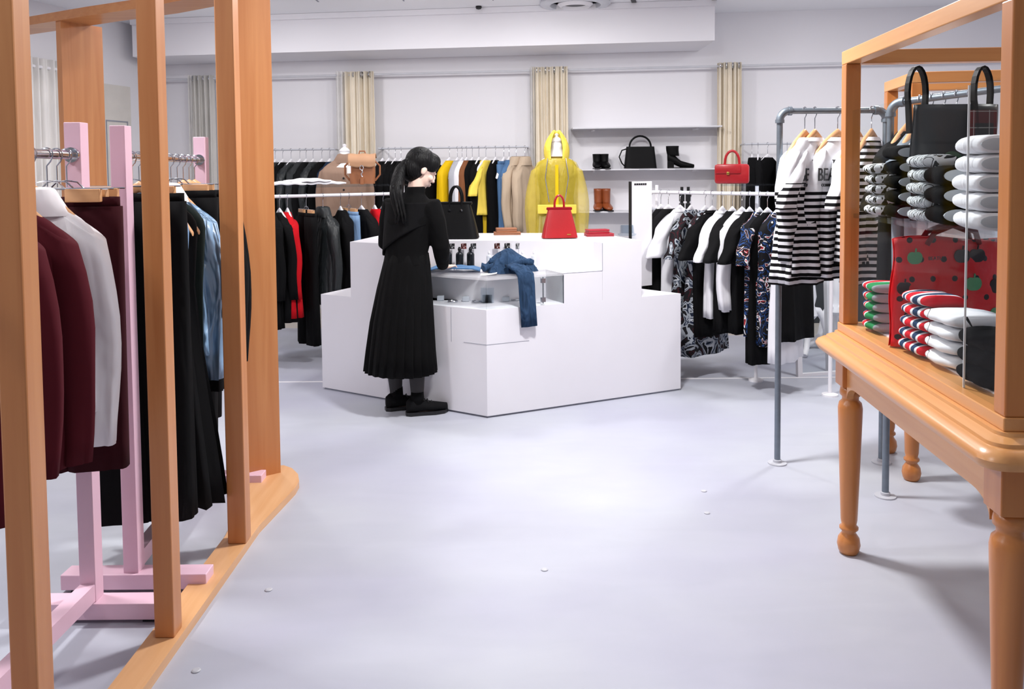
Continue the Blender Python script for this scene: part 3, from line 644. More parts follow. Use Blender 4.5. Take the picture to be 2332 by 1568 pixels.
# ---- bags and wallets on the tall tier
def frame_bag(label, p, rz, m, wB, wT, h, d, handles, metal, pull=False):
    t = thing('handbag', label, 'handbag', p, rz)
    r = []
    for q in range(9):
        u = q/8; ww = wB+(wT-wB)*u; dd = d*(1-.55*u)
        r.append(sring(0, 0, .006+h*u, ww*(1+.02*math.sin(u*PI)), dd, 40, .35))
    MB().loft(r).build('bag_body', m, t, smooth=True)
    MB().box((-wT*1.12, -d*.34, h+.002), (wT*1.12, d*.34, h+.022), bev=.006).build('frame_bar', metal, t, smooth=True)
    for yy in handles:
        hh = h+.1 if m is RBAG else h+.125; hw = wT*.42
        MB().tube([V(-hw, yy, h-.03), V(-hw, yy, h+.03)]+[V(-hw*math.cos(a), yy, h+.04+(hh-h-.04)*math.sin(a)) for a in [PI*q/14 for q in range(15)]]+[V(hw, yy, h+.03), V(hw, yy, h-.03)], .0075, 10).build('handle', m, t, smooth=True)
        for sg in (-1, 1): MB().lathe([(.010, 0), (.010, .006), (0, .007)], n=12).build('handle_ring', CHROME, t).matrix_local = Matrix.Translation((sg*hw, yy-.012 if yy < 0 else yy, h-.035)) @ Matrix.Rotation(PI/2, 4, 'X')
    for sg in (-1, 1): MB().tube([V(sg*wT*1.0, 0, h-.01), V(sg*(wT*1.05), -.01, h*.75), V(sg*(wT+.012), -.012, h*.5)], .004, 8).build('side_strap', metal if pull else m, t, smooth=True)
    return t
p = XonLine(1274, (-.5, 5.60), (.8, 5.50), ZT)
rb_ = frame_bag('red leather frame handbag in front of the yellow raincoat', (p.x, p.y, ZT), .12, RBAG, .118, .075, .185, .06, (0,), fabric('red_trim', (140, 22, 34)), True)
MB().box((.04, -.0625, .026), (.066, -.0575, .032)).build('maker_plate', GOLD, rb_)
p = XonLine(1040, (-.5, 5.60), (.8, 5.50), ZT)
frame_bag('large black leather frame handbag beside the woman', (p.x, p.y, ZT), -.1, BBAG, .150, .095, .225, .075, (-.03, .03), BBAG)
def wallet(label, px, py, m, w, d, h, z, rz, grp):
    p = PZ(px, py, ZT); t = thing('wallet', label, 'wallet', (p.x, p.y, z), rz, grp)
    MB().box((-w/2, -d/2, 0), (w/2, d/2, h*.45), bev=.003).box((-w/2, -d/2, h*.55), (w/2, d/2, h), bev=.003).build('cover', m, t)
    MB().box((-w/2+.006, -d/2+.006, h*.4), (w/2-.006, d/2-.006, h*.6)).build('pages', mat('lining', (214, 190, 170), .8), t)
wallet('larger tan leather wallet lying under the smaller one', 1155, 534, TAN, .19, .10, .02, ZT, .05, 'tan wallets')
wallet('smaller tan leather wallet on top of the larger one', 1153, 534, TAN, .145, .085, .028, ZT+.0205, .1, 'tan wallets')
RW = mat('dark_red_leather', (168, 26, 46), .4)
wallet('larger dark red wallet at the bottom of its pair', 1364, 537, RW, .19, .11, .02, ZT, .1, 'dark red wallets')
wallet('smaller dark red wallet on top of its pair', 1360, 537, RW, .15, .09, .026, ZT+.0205, .2, 'dark red wallets')
p = PZ(1428, 536, ZT); t = thing('glass_dish', 'clear glass dish at the right end of the counter top', 'dish', (p.x, p.y, ZT))
MB().lathe([(.055, 0), (.062, .005), (.064, .012), (.05, .014), (.045, .07), (.04, .072), (.04, .018), (0, .015)], n=32, sy=.8).build('bowl', ACR, t, smooth=True)
# white panel sign standing behind the right end
p0, p1 = V(.88, 5.62, 0), V(1.16, 5.72, 0)
t = thing('partition_screen', 'white upright panel with a black edge right of the counter top', 'panel', (.88, 5.62, ZL))
LCm = V(.8, 5.80, 0)
a = PZ(1439, 655, ZL)+V(0, .03, 0); b = a+V(.16, .10, 0)
MB().prism([tuple(a[:2]), tuple(b[:2]), tuple((b+V(-.01, .02, 0))[:2]), tuple((a+V(-.01, .02, 0))[:2])], ZL, 1.37).build('panel_board', WHITE, t, world=True)
MB().prism([tuple((a+V(-.004, -.003, 0))[:2]), tuple((a+V(.004, -.003, 0))[:2]), tuple((a+V(-.006, .022, 0))[:2]), tuple((a+V(-.014, .022, 0))[:2])], ZL, 1.37).build('black_edge', BLK, t, world=True)
for k in range(6):
    q = a.lerp(b, .15+.1*k); q2 = a.lerp(b, .15+.1*k+.07); n = V(.005, -.009, 0)*.4
    MB().prism([tuple((q+n)[:2]), tuple((q2+n)[:2]), tuple(q2[:2]), tuple(q[:2])], 1.345, 1.357).build('printed_mark', BLK, t, world=True)

# ---- jeans
def heap(name, label, fn, m, nu=60, nv=40, th=.004, cat='jeans', world=None):
    pass
rnd = random.Random(3)
ph = [(rnd.uniform(8, 40), rnd.uniform(8, 40), rnd.uniform(0, 6), rnd.uniform(.3, 1)) for _ in range(10)]
def wr(x, y): return sum(a*math.sin(f*x+g*y+p)/(1+.06*(f+g)) for f, g, p, a in ph)
c = PZ(1157, 622, ZM)+V(0, .03, 0)
t = thing('jeans', 'dark blue jeans crumpled on the glass case with one leg hanging down', 'jeans', (c.x, c.y, ZM))
def pile(u, v):
    a = 2*PI*u; r = v; ex = 1+.16*math.sin(3*a+1)+.10*math.sin(5*a)
    x = .155*r*math.cos(a)*ex; y = .105*r*math.sin(a)*ex+.02
    z = .118*(1-r**2.6)*(1+.12*math.sin(26*x+10*y+2))+.010*wr(x*1.2, y*1.2)*(1-r*.5)+.006
    z += .022*math.exp(-((x-.01)**2/.0016+(y-.03)**2/.004))
    return V(x, y, max(.003, z))
MB().grid(pile, 72, 26).build('crumpled_body', DEND, t, smooth=2)
def fold_tube(path, rx, ry, n=20, m=DEND, name='trouser_leg', par=t, rp=.004):
    r = []; 
    for i, p in enumerate(path):
        a = Vector(path[max(i-1, 0)]); b = Vector(path[min(i+1, len(path)-1)]); d = (b-a).normalized()
        s_ = V(1, .35, 0).normalized(); s_ = (s_-d*s_.dot(d)).normalized(); n_ = d.cross(s_)
        r.append([Vector(p)+s_*rx*math.cos(2*PI*k/n)+n_*ry*math.sin(2*PI*k/n)+n_*rp*math.sin(5*2*PI*k/n+i*.7) for k in range(n)])
    return MB().loft(r).build(name, m, par, smooth=2)
for k, (zz, xx, yy, aa) in enumerate(((.03, -.02, -.04, .1), (.062, .02, -.03, -.12), (.05, -.03, .03, .25))):
    fold_tube([V(xx-.13+.26*u, yy+.03*math.sin(u*5+k)+aa*.1*u, zz+.014*math.sin(u*7+k)) for u in [i/10 for i in range(11)]], .0, .0) if 0 else None
    pts_ = [V(xx-.135+.27*u, yy+.02*math.sin(u*5+k)+aa*.2*(u-.5), zz+.012*math.sin(u*7+k*2)) for u in [i/12 for i in range(13)]]
    MB().tube(pts_, [.012+.012*math.sin(PI*(.15+.7*i/12))+.004*math.sin(i*2.3+k) for i in range(13)], 14).build('cloth_fold', DEND, t, smooth=2)
e = XonLine(1195, Bp, Cc, ZM)-c; e.z = 0; nrm = -nBC
path = [e-nrm*.11+V(-.03, 0, .055), e-nrm*.06+V(-.02, 0, .05), e-nrm*.015+V(-.008, 0, .035), e+nrm*.014+V(0, 0, .005), e+nrm*.021+V(.002, 0, -.05), e+nrm*.021+V(.006, 0, -.14), e+nrm*.021+V(.012, 0, -.22), e+nrm*.021+V(.016, 0, -.30)]
fold_tube(path, .052, .013, 26)
c = PZ(1035, 620, ZM)+V(0, .02, 0)
t = thing('jeans', 'lighter blue jeans laid flat beside the woman on the glass case', 'jeans', (c.x, c.y, ZM))
def flat(u, v): x = -.16+.32*u; y = -.05+.15*v; return V(x, y+.02*math.sin(u*6), .012+.010*wr(x*1.3, y*1.3)*min(1, 6*u*(1-u), 6*v*(1-v))+.015*min(1, 8*u*(1-u)))
MB().grid(flat, 60, 24).build('flat_leg', DEN, t, smooth=2, mods=[('solid', .008)])
MB().box((.145, -.03, .012), (.175, .05, .016), Matrix.Rotation(.5, 4, 'Z')).build('paper_tag', PAPER, t)
c = PZ(1113, 627, ZM); 
t = thing('paper_sheet', 'white paper sheet under the left end of crumpled jeans', 'paper', (c.x, c.y+.03, ZM)); MB().grid(lambda u, v: V(-.05+.1*u, -.05+.1*v, .003+.012*u*u), 6, 4).build('sheet', PAPER, t)

# ---------------------------------------------------------------- mid left rack
GL = 'on the low white rail left of the counter'
La, Lb = V(-2.0, 6.17, 0), V(-.86, 6.93, 0); ZG = 1.272
ld = (Lb-La).normalized(); lang = math.atan2(ld.y, ld.x)
t = thing('clothes_rack', 'white rail with clear shelf above, left of the counter behind the woman', 'clothes rack', tuple(La))
MB().tube([La+V(0, 0, ZG), Lb+V(0, 0, ZG)], .013, 12).build('rail', WHITE, t, world=True, smooth=True)
n = V(-ld.y, ld.x, 0)
MB().prism([tuple((La+n*-.04)[:2]), tuple((Lb+n*-.04)[:2]), tuple((Lb+n*.26)[:2]), tuple((La+n*.26)[:2])], 1.335, 1.35).build('clear_shelf', ACR, t, world=True)
MB().tube([La+V(0, 0, 0)+n*.1, La+n*.1+V(0, 0, 1.335)], .014, 10).build('upright', WHITE, t, world=True)
MB().tube([Lb+n*.1, Lb+n*.1+V(0, 0, 1.335)], .014, 10).build('upright', WHITE, t, world=True)
for e in (La, Lb): MB().tube([e+n*.1+V(0, 0, ZG), e+V(0, 0, ZG)], .01, 8).build('bracket', WHITE, t, world=True)
grz = lang-PI/2
spec = [(612, 'sweater', 'black jumper hanging behind the wide wooden board edge', B1, .86, 'long', None),
        (636, 'sweater', 'black long-sleeved jumper left of the red one', B1, .82, 'long', None),
        (654, 'sweater', 'red long-sleeved knit on the low white rail', RED, .79, 'long', None),
        (697, 'trousers', 'long black trousers clipped on the low white rail', B1, 1.02, None, None),
        (735, 'leather_jacket', 'black leather jacket with piping beside the long black trousers', B3, .72, 'long', B3),
        (775, 'jacket', 'black jacket right of the leather jacket, beside the counter', B1, .72, 'long', None),
        (794, 'trousers', 'light blue denim trousers on white clips between black jackets', DENL, .5, None, None),
        (823, 'jacket', 'black jacket between pale denim and the second red garment', B2, .62, 'long', None),
        (853, 'sweater', 'red knit partly hidden behind the woman, at the end of rail', RED, .55, 'long', None),
        (872, 'jacket', 'black jacket almost hidden behind the woman at the rail end', B1, .6, 'long', None)]
for k, (px, kd, lab, m, L, sl, col) in enumerate(spec):
    q = XonLine(px, La, Lb, ZG)
    if kd == 'trousers': hung('trousers', lab, (q.x, q.y, ZG), grz, GL, hk='clip', m=m, L=L, w=.17, seed=k)
    else: hung(kd, lab, (q.x, q.y, ZG), grz+.1*math.sin(k*2.1), GL, hk='white', m=m, L=L, w=.195, sleeve=sl, collar=col, seed=30+k, d=.05)
# folded shirts and backpack on the clear shelf
for k, (px, rz, lab) in enumerate(((650, .2, 'white folded shirt at the left on the clear shelf'), (700, .55, 'white folded shirt lying across the other one on clear shelf'), (735, .5, 'flat white folded shirt nearest the leather backpack'))):
    q = XonLine(px, La+n*.09, Lb+n*.09, 1.36); t = thing('folded_shirt', lab, 'shirt', (q.x, q.y, 1.351+(.02 if k == 1 else 0)), rz, 'folded white shirts on the clear shelf')
    MB().grid(lambda u, v: V(-.16+.32*u, -.1+.2*v, .012+.016*min(1, 5*u*(1-u))*min(1, 5*v*(1-v))+.003*math.sin(u*19+k)), 24, 12).build('folded_body', WSH, t, smooth=2, mods=[('solid', .012)])
    MB().box((-.05, -.06, .03), (.05, -.03, .036), bev=.002).build('collar', WSH, t)
q = XonLine(826, La+n*.08, Lb+n*.08, 1.36)
t = thing('backpack', 'brown leather backpack with flap and metal clip on the clear shelf', 'backpack', (q.x, q.y, 1.351), .1)
MB().loft([sring(0, .0, .006+.19*u, .098+.006*math.sin(u*PI), .06, 36, .45) for u in [i/6 for i in range(7)]]).build('bag_body', TAN, t, smooth=True)
LF = mat('pale_tan_leather', (186, 142, 108), .55, var=.12)
MB().grid(lambda u, v: V((-.112+.224*u)*(1-.03*v), .065-.14*min(1, v*1.4)-.004*math.sin(v*PI), .215+.03*math.sin(min(1, v*1.4)*PI)*1-max(0, v-.6)*.19+.003*math.sin(u*14)), 22, 16).build('flap', LF, t, smooth=2, mods=[('solid', .008)])
MB().tube([V(.014*math.cos(a), -.085, .135+.018*math.sin(a)) for a in [2*PI*i/14 for i in range(15)]], .003, 6).tube([V(0, -.085, .12), V(.008, -.087, .1), V(-.004, -.087, .085), V(.006, -.087, .06)], .005, 6).build('metal_clip', CHROME, t, smooth=True)
MB().box((-.014, -.082, .0), (.014, -.064, .055), bev=.003).build('front_strap', TAN, t)
for sg in (-1, 1): MB().tube([V(sg*.1, 0, .19), V(sg*.14, 0, .15), V(sg*.14, 0, .08), V(sg*.1, 0, .03)], .008, 8).build('shoulder_strap', TAN, t, smooth=True)
MB().tube([V(-.03, .0, .235), V(-.02, .0, .27), V(.02, .0, .27), V(.03, .0, .235)], .006, 8).build('top_handle', TAN, t, smooth=True)
MB().box((-.115, -.09, .09), (-.085, -.088, .15)).tube([V(-.1, -.088, .15), V(-.09, -.07, .2)], .0015, 5).build('price_tag', PAPER, t)
# ---------------------------------------------------------------- back wall rails with clothes
def back_bay(pxa, pxb, z, label):
    a, b = bx(pxa, z, .30), bx(pxb, z, .30)
    t = thing('wall_rail', label, 'rail', tuple(a)[:2]+(z,))
    MB().tube([a, b], .009, 10).build('rod', TILEG, t, world=True, smooth=True)
    for e in (a, b): MB().tube([e, e+V(0, .3, 0)], .008, 8).build('wall_bracket', TILEG, t, world=True)
    return a, b
ZB = 1.67
back_bay(560, 762, ZB, 'thin grey wall rail behind the left low rack')
back_bay(862, 1203, ZB, 'thin grey wall rail between the two middle curtains')
back_bay(1697, 1990, ZB, 'thin grey wall rail right of the right curtain')
def backrow(items, grp, dz=0):
    for k, (px, kd, lab, m, L, sl, kw) in enumerate(items):
        q = bx(px, 1.4, .30); kw = dict(kw); rz = kw.pop('rz', PI/2-.30)
        if kd in ('trousers', 'skirt'): hung(kd, lab, (q.x, q.y, ZB-dz), rz, grp, hk='white', m=m, L=L, seed=60+k, rb=.009, **kw)
        else: hung(kd, lab, (q.x, q.y, ZB-dz), rz, grp, hk='white', m=m, L=L, sleeve=sl, seed=60+k, rb=.009, w=kw.pop('w', .19), d=kw.pop('d', .05), **kw)
G1 = 'on the left wall rail'; G2 = 'on the middle wall rail'; G3 = 'on the right wall rail'
backrow([(628, 'coat', 'dark grey coat beside the wide wooden board, on wall rail', BG, .95, 'long', {}),
         (645, 'coat', 'black coat second from the wooden board, on left wall rail', B1, .95, 'long', {}),
         (664, 'leather_coat', 'charcoal leather coat on the left wall rail', B3, .95, 'long', {}),
         (684, 'coat', 'dark grey coat above the folded white shirts', BG, .95, 'long', {}),
         (698, 'coat', 'narrow black coat just right of dark grey coat', B2, .95, 'long', {}),
         (714, 'leather_coat', 'charcoal coat left of the beige trench coat display', B3, .95, 'long', {}),
         (734, 'coat', 'black coat touching the beige trench on its left side', B1, .95, 'long', {}),
         (752, 'coat', 'dark blue coat behind the neck of the trench bust', fabric('navy', (34, 48, 70)), .95, 'long', {})], G1)
backrow([(872, 'coat', 'black coat right beside the backpack, on middle wall rail', B1, 1.0, 'long', {}),
         (886, 'coat', 'black coat second from the backpack on middle wall rail', B2, 1.0, 'long', {}),
         (901, 'coat', 'black coat left of the woman\'s ponytail on wall rail', B1, 1.0, 'long', {}),
         (914, 'coat', 'black coat directly behind the woman\'s hair', B2, 1.0, 'long', {}),
         (984, 'coat', 'wide black coat right of the woman\'s face', B1, 1.05, 'long', {'w': .22, 'rz': PI/2-.55}),
         (1024, 'blouse', 'mustard yellow satin top on the middle wall rail', YEL, .62, 'none', {'rz': PI/2-.5}),
         (1042, 'sweater', 'pale grey knit right of mustard top', GRY, .8, 'none', {}),
         (1053, 'blouse', 'narrow white top between grey knit and brown suede', WTEE, .8, 'none', {}),
         (1063, 'jacket', 'brown suede jacket between white top and black coat', BRN, .8, 'none', {}),
         (1076, 'coat', 'black coat right of brown suede jacket', B1, 1.05, 'none', {}),
         (1091, 'coat', 'narrow black coat left of the yellow blouse', B2, 1.05, 'none', {}),
         (1107, 'blouse', 'pale yellow silk blouse worn over the ochre skirt', YELP, .5, 'short', {'rz': PI/2-.6, 'hem': .02, 'w': .15, 'sw': .04}),
         (1129, 'coat', 'black coat with brown edge right of the yellow blouse', B1, 1.05, 'none', {}),
         (1148, 'trousers', 'mid blue denim trousers left of the trench coats', DEN, .95, None, {'w': .16}),
         (1160, 'denim_jacket', 'mid blue denim jacket against the trench coats', DEN, .8, 'none', {}),
         (1176, 'trench_coat', 'beige trench coat with buckled cuff on middle wall rail', BEI, 1.05, 'long', {'collar': BEI, 'rz': PI/2-.55, 'buttons': 4}),
         (1196, 'trench_coat', 'second beige trench coat touching the yellow raincoat', BEI, 1.05, 'long', {'collar': BEI, 'rz': PI/2-.45})], G2)
q = bx(1115, 1.4, .28)
skirt('long ochre yellow skirt hanging below the pale yellow blouse', (q.x, q.y, 1.28), PI/2-.55, fabric('ochre_satin', (206, 172, 30), .5), 0.75, .12, .10, 'clothes on the middle wall rail', k=7)
backrow([(1712, 'coat', 'black coat leftmost beside the red satchel', B1, .9, 'none', {}),
         (1726, 'coat', 'black coat second from the red satchel', B2, .9, 'none', {}),
         (1748, 'dress', 'black dress on white hanger left of the pipe rack post', B1, .95, 'none', {'rz': PI/2-1.0}),
         (1776, 'coat', 'black coat just behind the pipe rack post', B2, .95, 'long', {}),
         (1792, 'coat', 'black coat right of the pipe rack post, far behind', B1, .95, 'long', {})], G3)
# shelves with shoes and bag
for k, (py, lab) in enumerate(((288, 'uppermost empty white wall shelf'), (384, 'white wall shelf carrying the black bag and black boots'), (481, 'white wall shelf carrying the tan boots'), (545, 'lowest white wall shelf behind the counter end'))):
    a, b = bx(1300, 1.5, .0), bx(1628, 1.5, .0); z = PY(1465, py, 7.6).z
    t = thing('wall_shelf', lab, 'shelf', (a.x, a.y, z), 0, 'white wall shelves')
    MB().prism([(a.x, a.y-.27), (b.x, b.y-.27), (b.x, b.y-.005), (a.x, a.y-.005)], z-.012, z).build('shelf_board', mat('shelf_white_%d' % k, (222, 222, 228), .5), t, world=True)
    for e in (a.lerp(b, .15), a.lerp(b, .85)): MB().box((e.x-.01, e.y-.2, z-.03), (e.x+.01, e.y-.01, z-.012)).build('shelf_bracket', WHITE, t, world=True)
zs1 = PY(1465, 384, 7.6).z; zs2 = PY(1465, 481, 7.6).z
def shelfp(px, z): q = bx(px, z, .15); return (q.x, q.y, z+.001)
def boot(label, loc, rz, m, h, grp, heel=.0, ln=.24, name='boot'):
    t = thing(name, label, 'boot', loc, rz, grp)      # toe points to +x
    prof = []; 
    r = []
    sh = h-.07
    # shaft
    for u in [i/6 for i in range(7)]:
        r.append([V(-.042+.052*(1+.10*u)*math.cos(a)-.01*math.sin(u*2), .036*(1+.15*u)*math.sin(a), heel+.06+sh*u) for a in [2*PI*j/20 for j in range(20)]])
    MB().loft(r, True, False).build('shaft', m, t, smooth=2, mods=[('solid', .004)])
    r = []
    for i in range(11):
        u = i/10; x = -.095+ln*u; hh = (.085 if u < .3 else .085-.055*((u-.3)/.7)**.8); wdt = .032+.012*math.sin(u*PI)-.012*max(0, u-.85)*6
        z0 = heel*(1-min(1, u/.5))+.006
        r.append([V(x, wdt*math.cos(a), z0+hh/2+hh/2*math.sin(a)) for a in [2*PI*j/18 for j in range(18)]])
    MB().loft(r).build('foot', m, t, smooth=2)
    MB().prism([(-.09, -.034), (-.03, -.036), (.06, -.042), (.135, -.025), (.145, 0), (.135, .025), (.06, .042), (-.03, .036), (-.09, .034)], 0, .009).build('sole', BLK, t)
    if heel: MB().box((-.094, -.03, 0), (-.04, .03, heel+.015), bev=.004).build('heel', m, t)
    return t
b0 = boot('black leather ankle boot standing left of its pair on the shelf', shelfp(1360, zs1), -PI/2-.1, BBAG, .15, 'black ankle boot pair', ln=.2)
dup(b0, shelfp(1378, zs1), -PI/2+.1, 'black leather ankle boot standing right of its pair beside the bag')
boot('black heeled ankle boot standing alone on the shelf', shelfp(1544, zs1), -.05, BBAG, .16, None, heel=.055)
b0 = boot('tan leather tall boot, left one of the pair', shelfp(1362, zs2), -PI/2-.15, TANB, .215, 'tan boot pair', ln=.2)
dup(b0, shelfp(1383, zs2), -PI/2+.15, 'tan leather tall boot, right one of the pair')
t = thing('handbag', 'black leather handbag with round handle on the wall shelf', 'handbag', shelfp(1458, zs1), .05)
MB().loft([sring(0, 0, .003+.2*u, .15-.022*u, .05-.02*u, 40, .4) for u in [i/6 for i in range(7)]]).build('bag_body', BBAG, t, smooth=True)
MB().tube([V(-.115, 0, .195)]+[V(-.10*math.cos(a), 0, .20+.10*math.sin(a)) for a in [PI*i/14 for i in range(15)]]+[V(.115, 0, .195)], .009, 8).build('handle', BBAG, t, smooth=True)
MB().tube([V(-.12, .0, .185), V(-.17, .0, .17), V(-.195, .0, .11), V(-.17, 0, .05), V(-.13, 0, .01)], .006, 8).build('shoulder_strap', BBAG, t, smooth=True)
for px, lab, z in ((1468, 'small grey price sign under the black handbag shelf edge', zs1), (1550, 'small grey price sign under the heeled boot', zs1)):
    q = bx(px, z, .26); o = MB().box((-.05, -.004, -.002), (.05, .004, .008)).build('price_sign', TILEG); o.location = (q.x, q.y-.012, z-.01); tag(o, lab, 'sign')

a = XonLine(1546, (1.3, 7.2), (1.8, 7.2), 1.2); b = XonLine(1574, (1.3, 7.2), (1.8, 7.2), 1.2)
t = thing('strap_stand', 'black stand with two buckled straps behind the right white rail', 'stand', ((a.x+b.x)/2, 7.2, 0))
hwid = (b.x-a.x)/2
MB().lathe([(.09, 0), (.09, .012), (.012, .02), (.012, 1.05)], n=20).build('base_pole', BLK, t, smooth=True)
for sg in (-1, 1):
    MB().box((sg*hwid*.52-hwid*.42, -.012, 1.05), (sg*hwid*.52+hwid*.42, .012, 1.16), bev=.003).box((sg*hwid*.52-hwid*.42, -.012, 1.175), (sg*hwid*.52+hwid*.42, .012, 1.26), bev=.003).box((sg*hwid*.52-.012, -.006, .98), (sg*hwid*.52+.012, .006, 1.30)).build('strap', BLK, t)
# ---------------------------------------------------------------- busts
def bust(name, label, x, y, rz, m, coatm, hood=False, L=.62, zsh=1.5, group=None, lab2='', cat2='coat', kind='coat', collar=None):
    t = thing('dress_form', label, 'dress form', (x, y, 0), rz)
    MB().lathe([(.16, 0), (.16, .012), (.02, .02), (.014, .03), (.014, zsh-.5)], n=28).build('stand', WHITE, t, smooth=True)
    MB().loft([sring(0, 0, z, a, b, 32, 1) for z, a, b in ((zsh-.56, .12, .09), (zsh-.45, .13, .10), (zsh-.3, .115, .085), (zsh-.16, .14, .1), (zsh-.06, .15, .08), (zsh-.01, .12, .06), (zsh+.03, .06, .05), (zsh+.08, .045, .045), (zsh+.13, .043, .043))]).build('torso', m, t, smooth=2)
    MB().lathe([(.045, zsh+.13), (.047, zsh+.14), (.03, zsh+.16), (.012, zsh+.17), (.018, zsh+.19), (0, zsh+.2)], n=24).build('neck_cap', WHITE, t, smooth=True)
q = XonLine(786, (-1.55, 7.33), (-1.2, 7.28), 1.4)
BUSTM = mat('bust_white', (232, 232, 237), .5)
bust('b', 'white dress form wearing the taupe trench coat beside the backpack', q.x, q.y, .1, BUSTM, None, zsh=1.50)
garment('trench_coat', 'taupe trench coat with wide lapels on the dress form beside the backpack', 'coat', (q.x, q.y, 1.70), .1, TAUPE, L=1.0, w=.20, d=.12, hem=.04, collar=TAUPE, seed=91, buttons=5, sl=.6, sw=.055)
q = XonLine(1268, (.2, 6.62), (.5, 6.60), 1.4)
bust('b', 'white dress form wearing the yellow raincoat behind the red handbag', q.x, q.y, -.05, BUSTM, None, zsh=1.545)
t = thing('raincoat', 'translucent yellow hooded raincoat on a dress form behind the red handbag', 'raincoat', (q.x, q.y, 1.545), -.05)
rr = []
for z, a, b in ((.0, .10, .08), (-.03, .155, .10), (-.07, .175, .115), (-.16, .17, .125), (-.3, .165, .13), (-.45, .17, .135), (-.62, .175, .14), (-.7, .175, .135)):
    rr.append(sring(0, 0, z, a, b, 60, .9, .006*(-z), 9, 1))
MB().loft(rr, False, False).build('body', RAIN, t, smooth=2)
for sg in (-1, 1):
    r = [sring(sg*(.145+.048*math.sin(min(1, u*1.6)*PI/2)), -.01*u, -.06-.56*u, .058+.012*math.sin(u*PI)-.018*u, .05, 28, .9, .006*u, 5, sg, tilt=-sg*.6*(1-u)) for u in [i/9 for i in range(10)]]
    o = MB().loft(r, True, False).build('sleeve', RAIN, t, smooth=2)
    MB().loft([sring(sg*.193, -.01, -.62+dz, .038, .04, 20, 1) for dz in (0, -.03)], False, False).build('cuff', YEL, o, smooth=2)
# hood: open ring round the neck
r = []
for i in range(13):
    u = i/12; z = -.02+.24*u; a = .105+.02*math.sin(u*PI)-.075*u**2.5; b = .085-.03*u
    r.append([V(.85*a*math.sin(th), -.01+b*math.cos(th)*1.0+.03*(1-u)*0, z) for th in [math.radians(-152+304*k/30) for k in range(31)]])
MB().loft(r, False, False, closed=False).build('hood', sheer('yellow_hood', (246, 222, 84), .85), t, smooth=2, mods=[('solid', .004)])
MB().box((-.012, -.135, -.36), (.012, -.12, -.05)).build('zip_placket', YEL, t)
MB().box((-.15, -.15, -.43), (.15, -.128, -.36), bev=.004).build('pocket_flap', YELP, t)
for sg in (-1, 1): MB().tube([V(sg*.07, -.09, 0), V(sg*.09, -.13, -.15), V(sg*.06, -.14, -.34)], .0035, 6).build('drawstring', CHROME, t, smooth=True)
t = thing('knit_top', 'dark olive top under the translucent yellow raincoat', 'top', (q.x, q.y, 1.545), -.05)
MB().loft([sring(0, 0, z, a, b, 40, 1, .002, 7) for z, a, b in ((-.45, .142, .115), (-.3, .130, .106), (-.16, .150, .112), (-.06, .156, .09), (-.015, .125, .07), (.015, .075, .058))], False, False).build('body', OLIVE, t, smooth=2, mods=[('solid', .003)])

# ---------------------------------------------------------------- mid right rack
GR = 'on the white rail right of the counter'
Ra, Rb = V(.99, 6.22, 0), V(1.93, 5.18, 0); ZG2 = 1.285
rd = (Rb-Ra).normalized(); rn = V(-rd.y, rd.x, 0); rang = math.atan2(rd.y, rd.x)
t = thing('clothes_rack', 'white rail with clear shelf above, right of the counter', 'clothes rack', tuple(Ra))
MB().tube([Ra+V(0, 0, ZG2), Rb+V(0, 0, ZG2)], .0125, 12).build('rail', WHITE, t, world=True, smooth=True)
sa = XonLine(1648, Ra, Rb, 1.34)
MB().prism([tuple((sa-rn*.04)[:2]), tuple((Rb-rn*.04)[:2]), tuple((Rb+rn*.2)[:2]), tuple((sa+rn*.2)[:2])], 1.335, 1.348).build('clear_shelf', ACR, t, world=True)
for e in (Ra+rd*.02, Ra.lerp(Rb, .62), Rb):
    MB().tube([e+rn*.12, e+rn*.12+V(0, 0, 1.335)], .012, 10).build('upright', WHITE, t, world=True)
    MB().tube([e+rn*.12+V(0, 0, ZG2), e+V(0, 0, ZG2)], .009, 8).build('bracket', WHITE, t, world=True)
    MB().lathe([(.05, 0), (.05, .012), (.014, .02)], c=tuple(e+rn*.12), n=20).build('foot_plate', WHITE, t, world=True)
grz2 = rang+PI/2
spec = [(1483, 'dress', 'grey sheer sleeveless dress leftmost on the right white rail', GRY, .78, 'none', None, {}),
        (1505, 'dress', 'long black dress beside the counter end on right rail', B1, .85, 'none', None, {}),
        (1522, 'top', 'black round-neck top left of first white tee', B2, .8, 'short', B1, {}),
        (1549, 't_shirt', 'oversized white tee leftmost of the white tees', WTEE, .82, 'short', WTEE, {'sw': .085}),
        (1573, 'dress', 'long printed dress with grey, red and black pattern', PATT, .98, 'short', None, {'hem': .05}),
        (1606, 'dress', 'long patterned dress with black upper part, second printed one', PATT, 1.0, 'none', None, {'hem': .06}),
        (1622, 'dress', 'black dress between printed dresses and middle white tee', B1, .86, 'short', B1, {}),
        (1645, 't_shirt', 'white tee with wide sleeve in the middle of the right rail', WTEE, .72, 'short', WTEE, {'sw': .08}),
        (1668, 't_shirt', 'long black tee right of the middle white tee', B2, .8, 'short', B2, {'sw': .07}),
        (1690, 'sweater', 'white long-sleeved sweater towards the pipe rack post', WTEE, .66, 'long', WTEE, {}),
        (1707, 't_shirt', 'black tee beside the white long-sleeved sweater', B1, .8, 'short', B1, {'sw': .07}),
        (1730, 'blouse', 'small printed blouse in black, blue and red', PATT2, .8, 'short', None, {}),
        (1748, 'dress', 'long black dress left of the pipe rack post', B1, .98, 'none', None, {}),
        (1772, 'blouse', 'printed blouse hidden behind the pipe rack post', PATT2, .85, 'none', None, {}),
        (1795, 'dress', 'white dress seen under the striped tees', WTEE, .95, 'none', None, {}),
        (1812, 'coat', 'black coat at right end of rail beside the framed panel', B1, .8, 'none', None, {})]
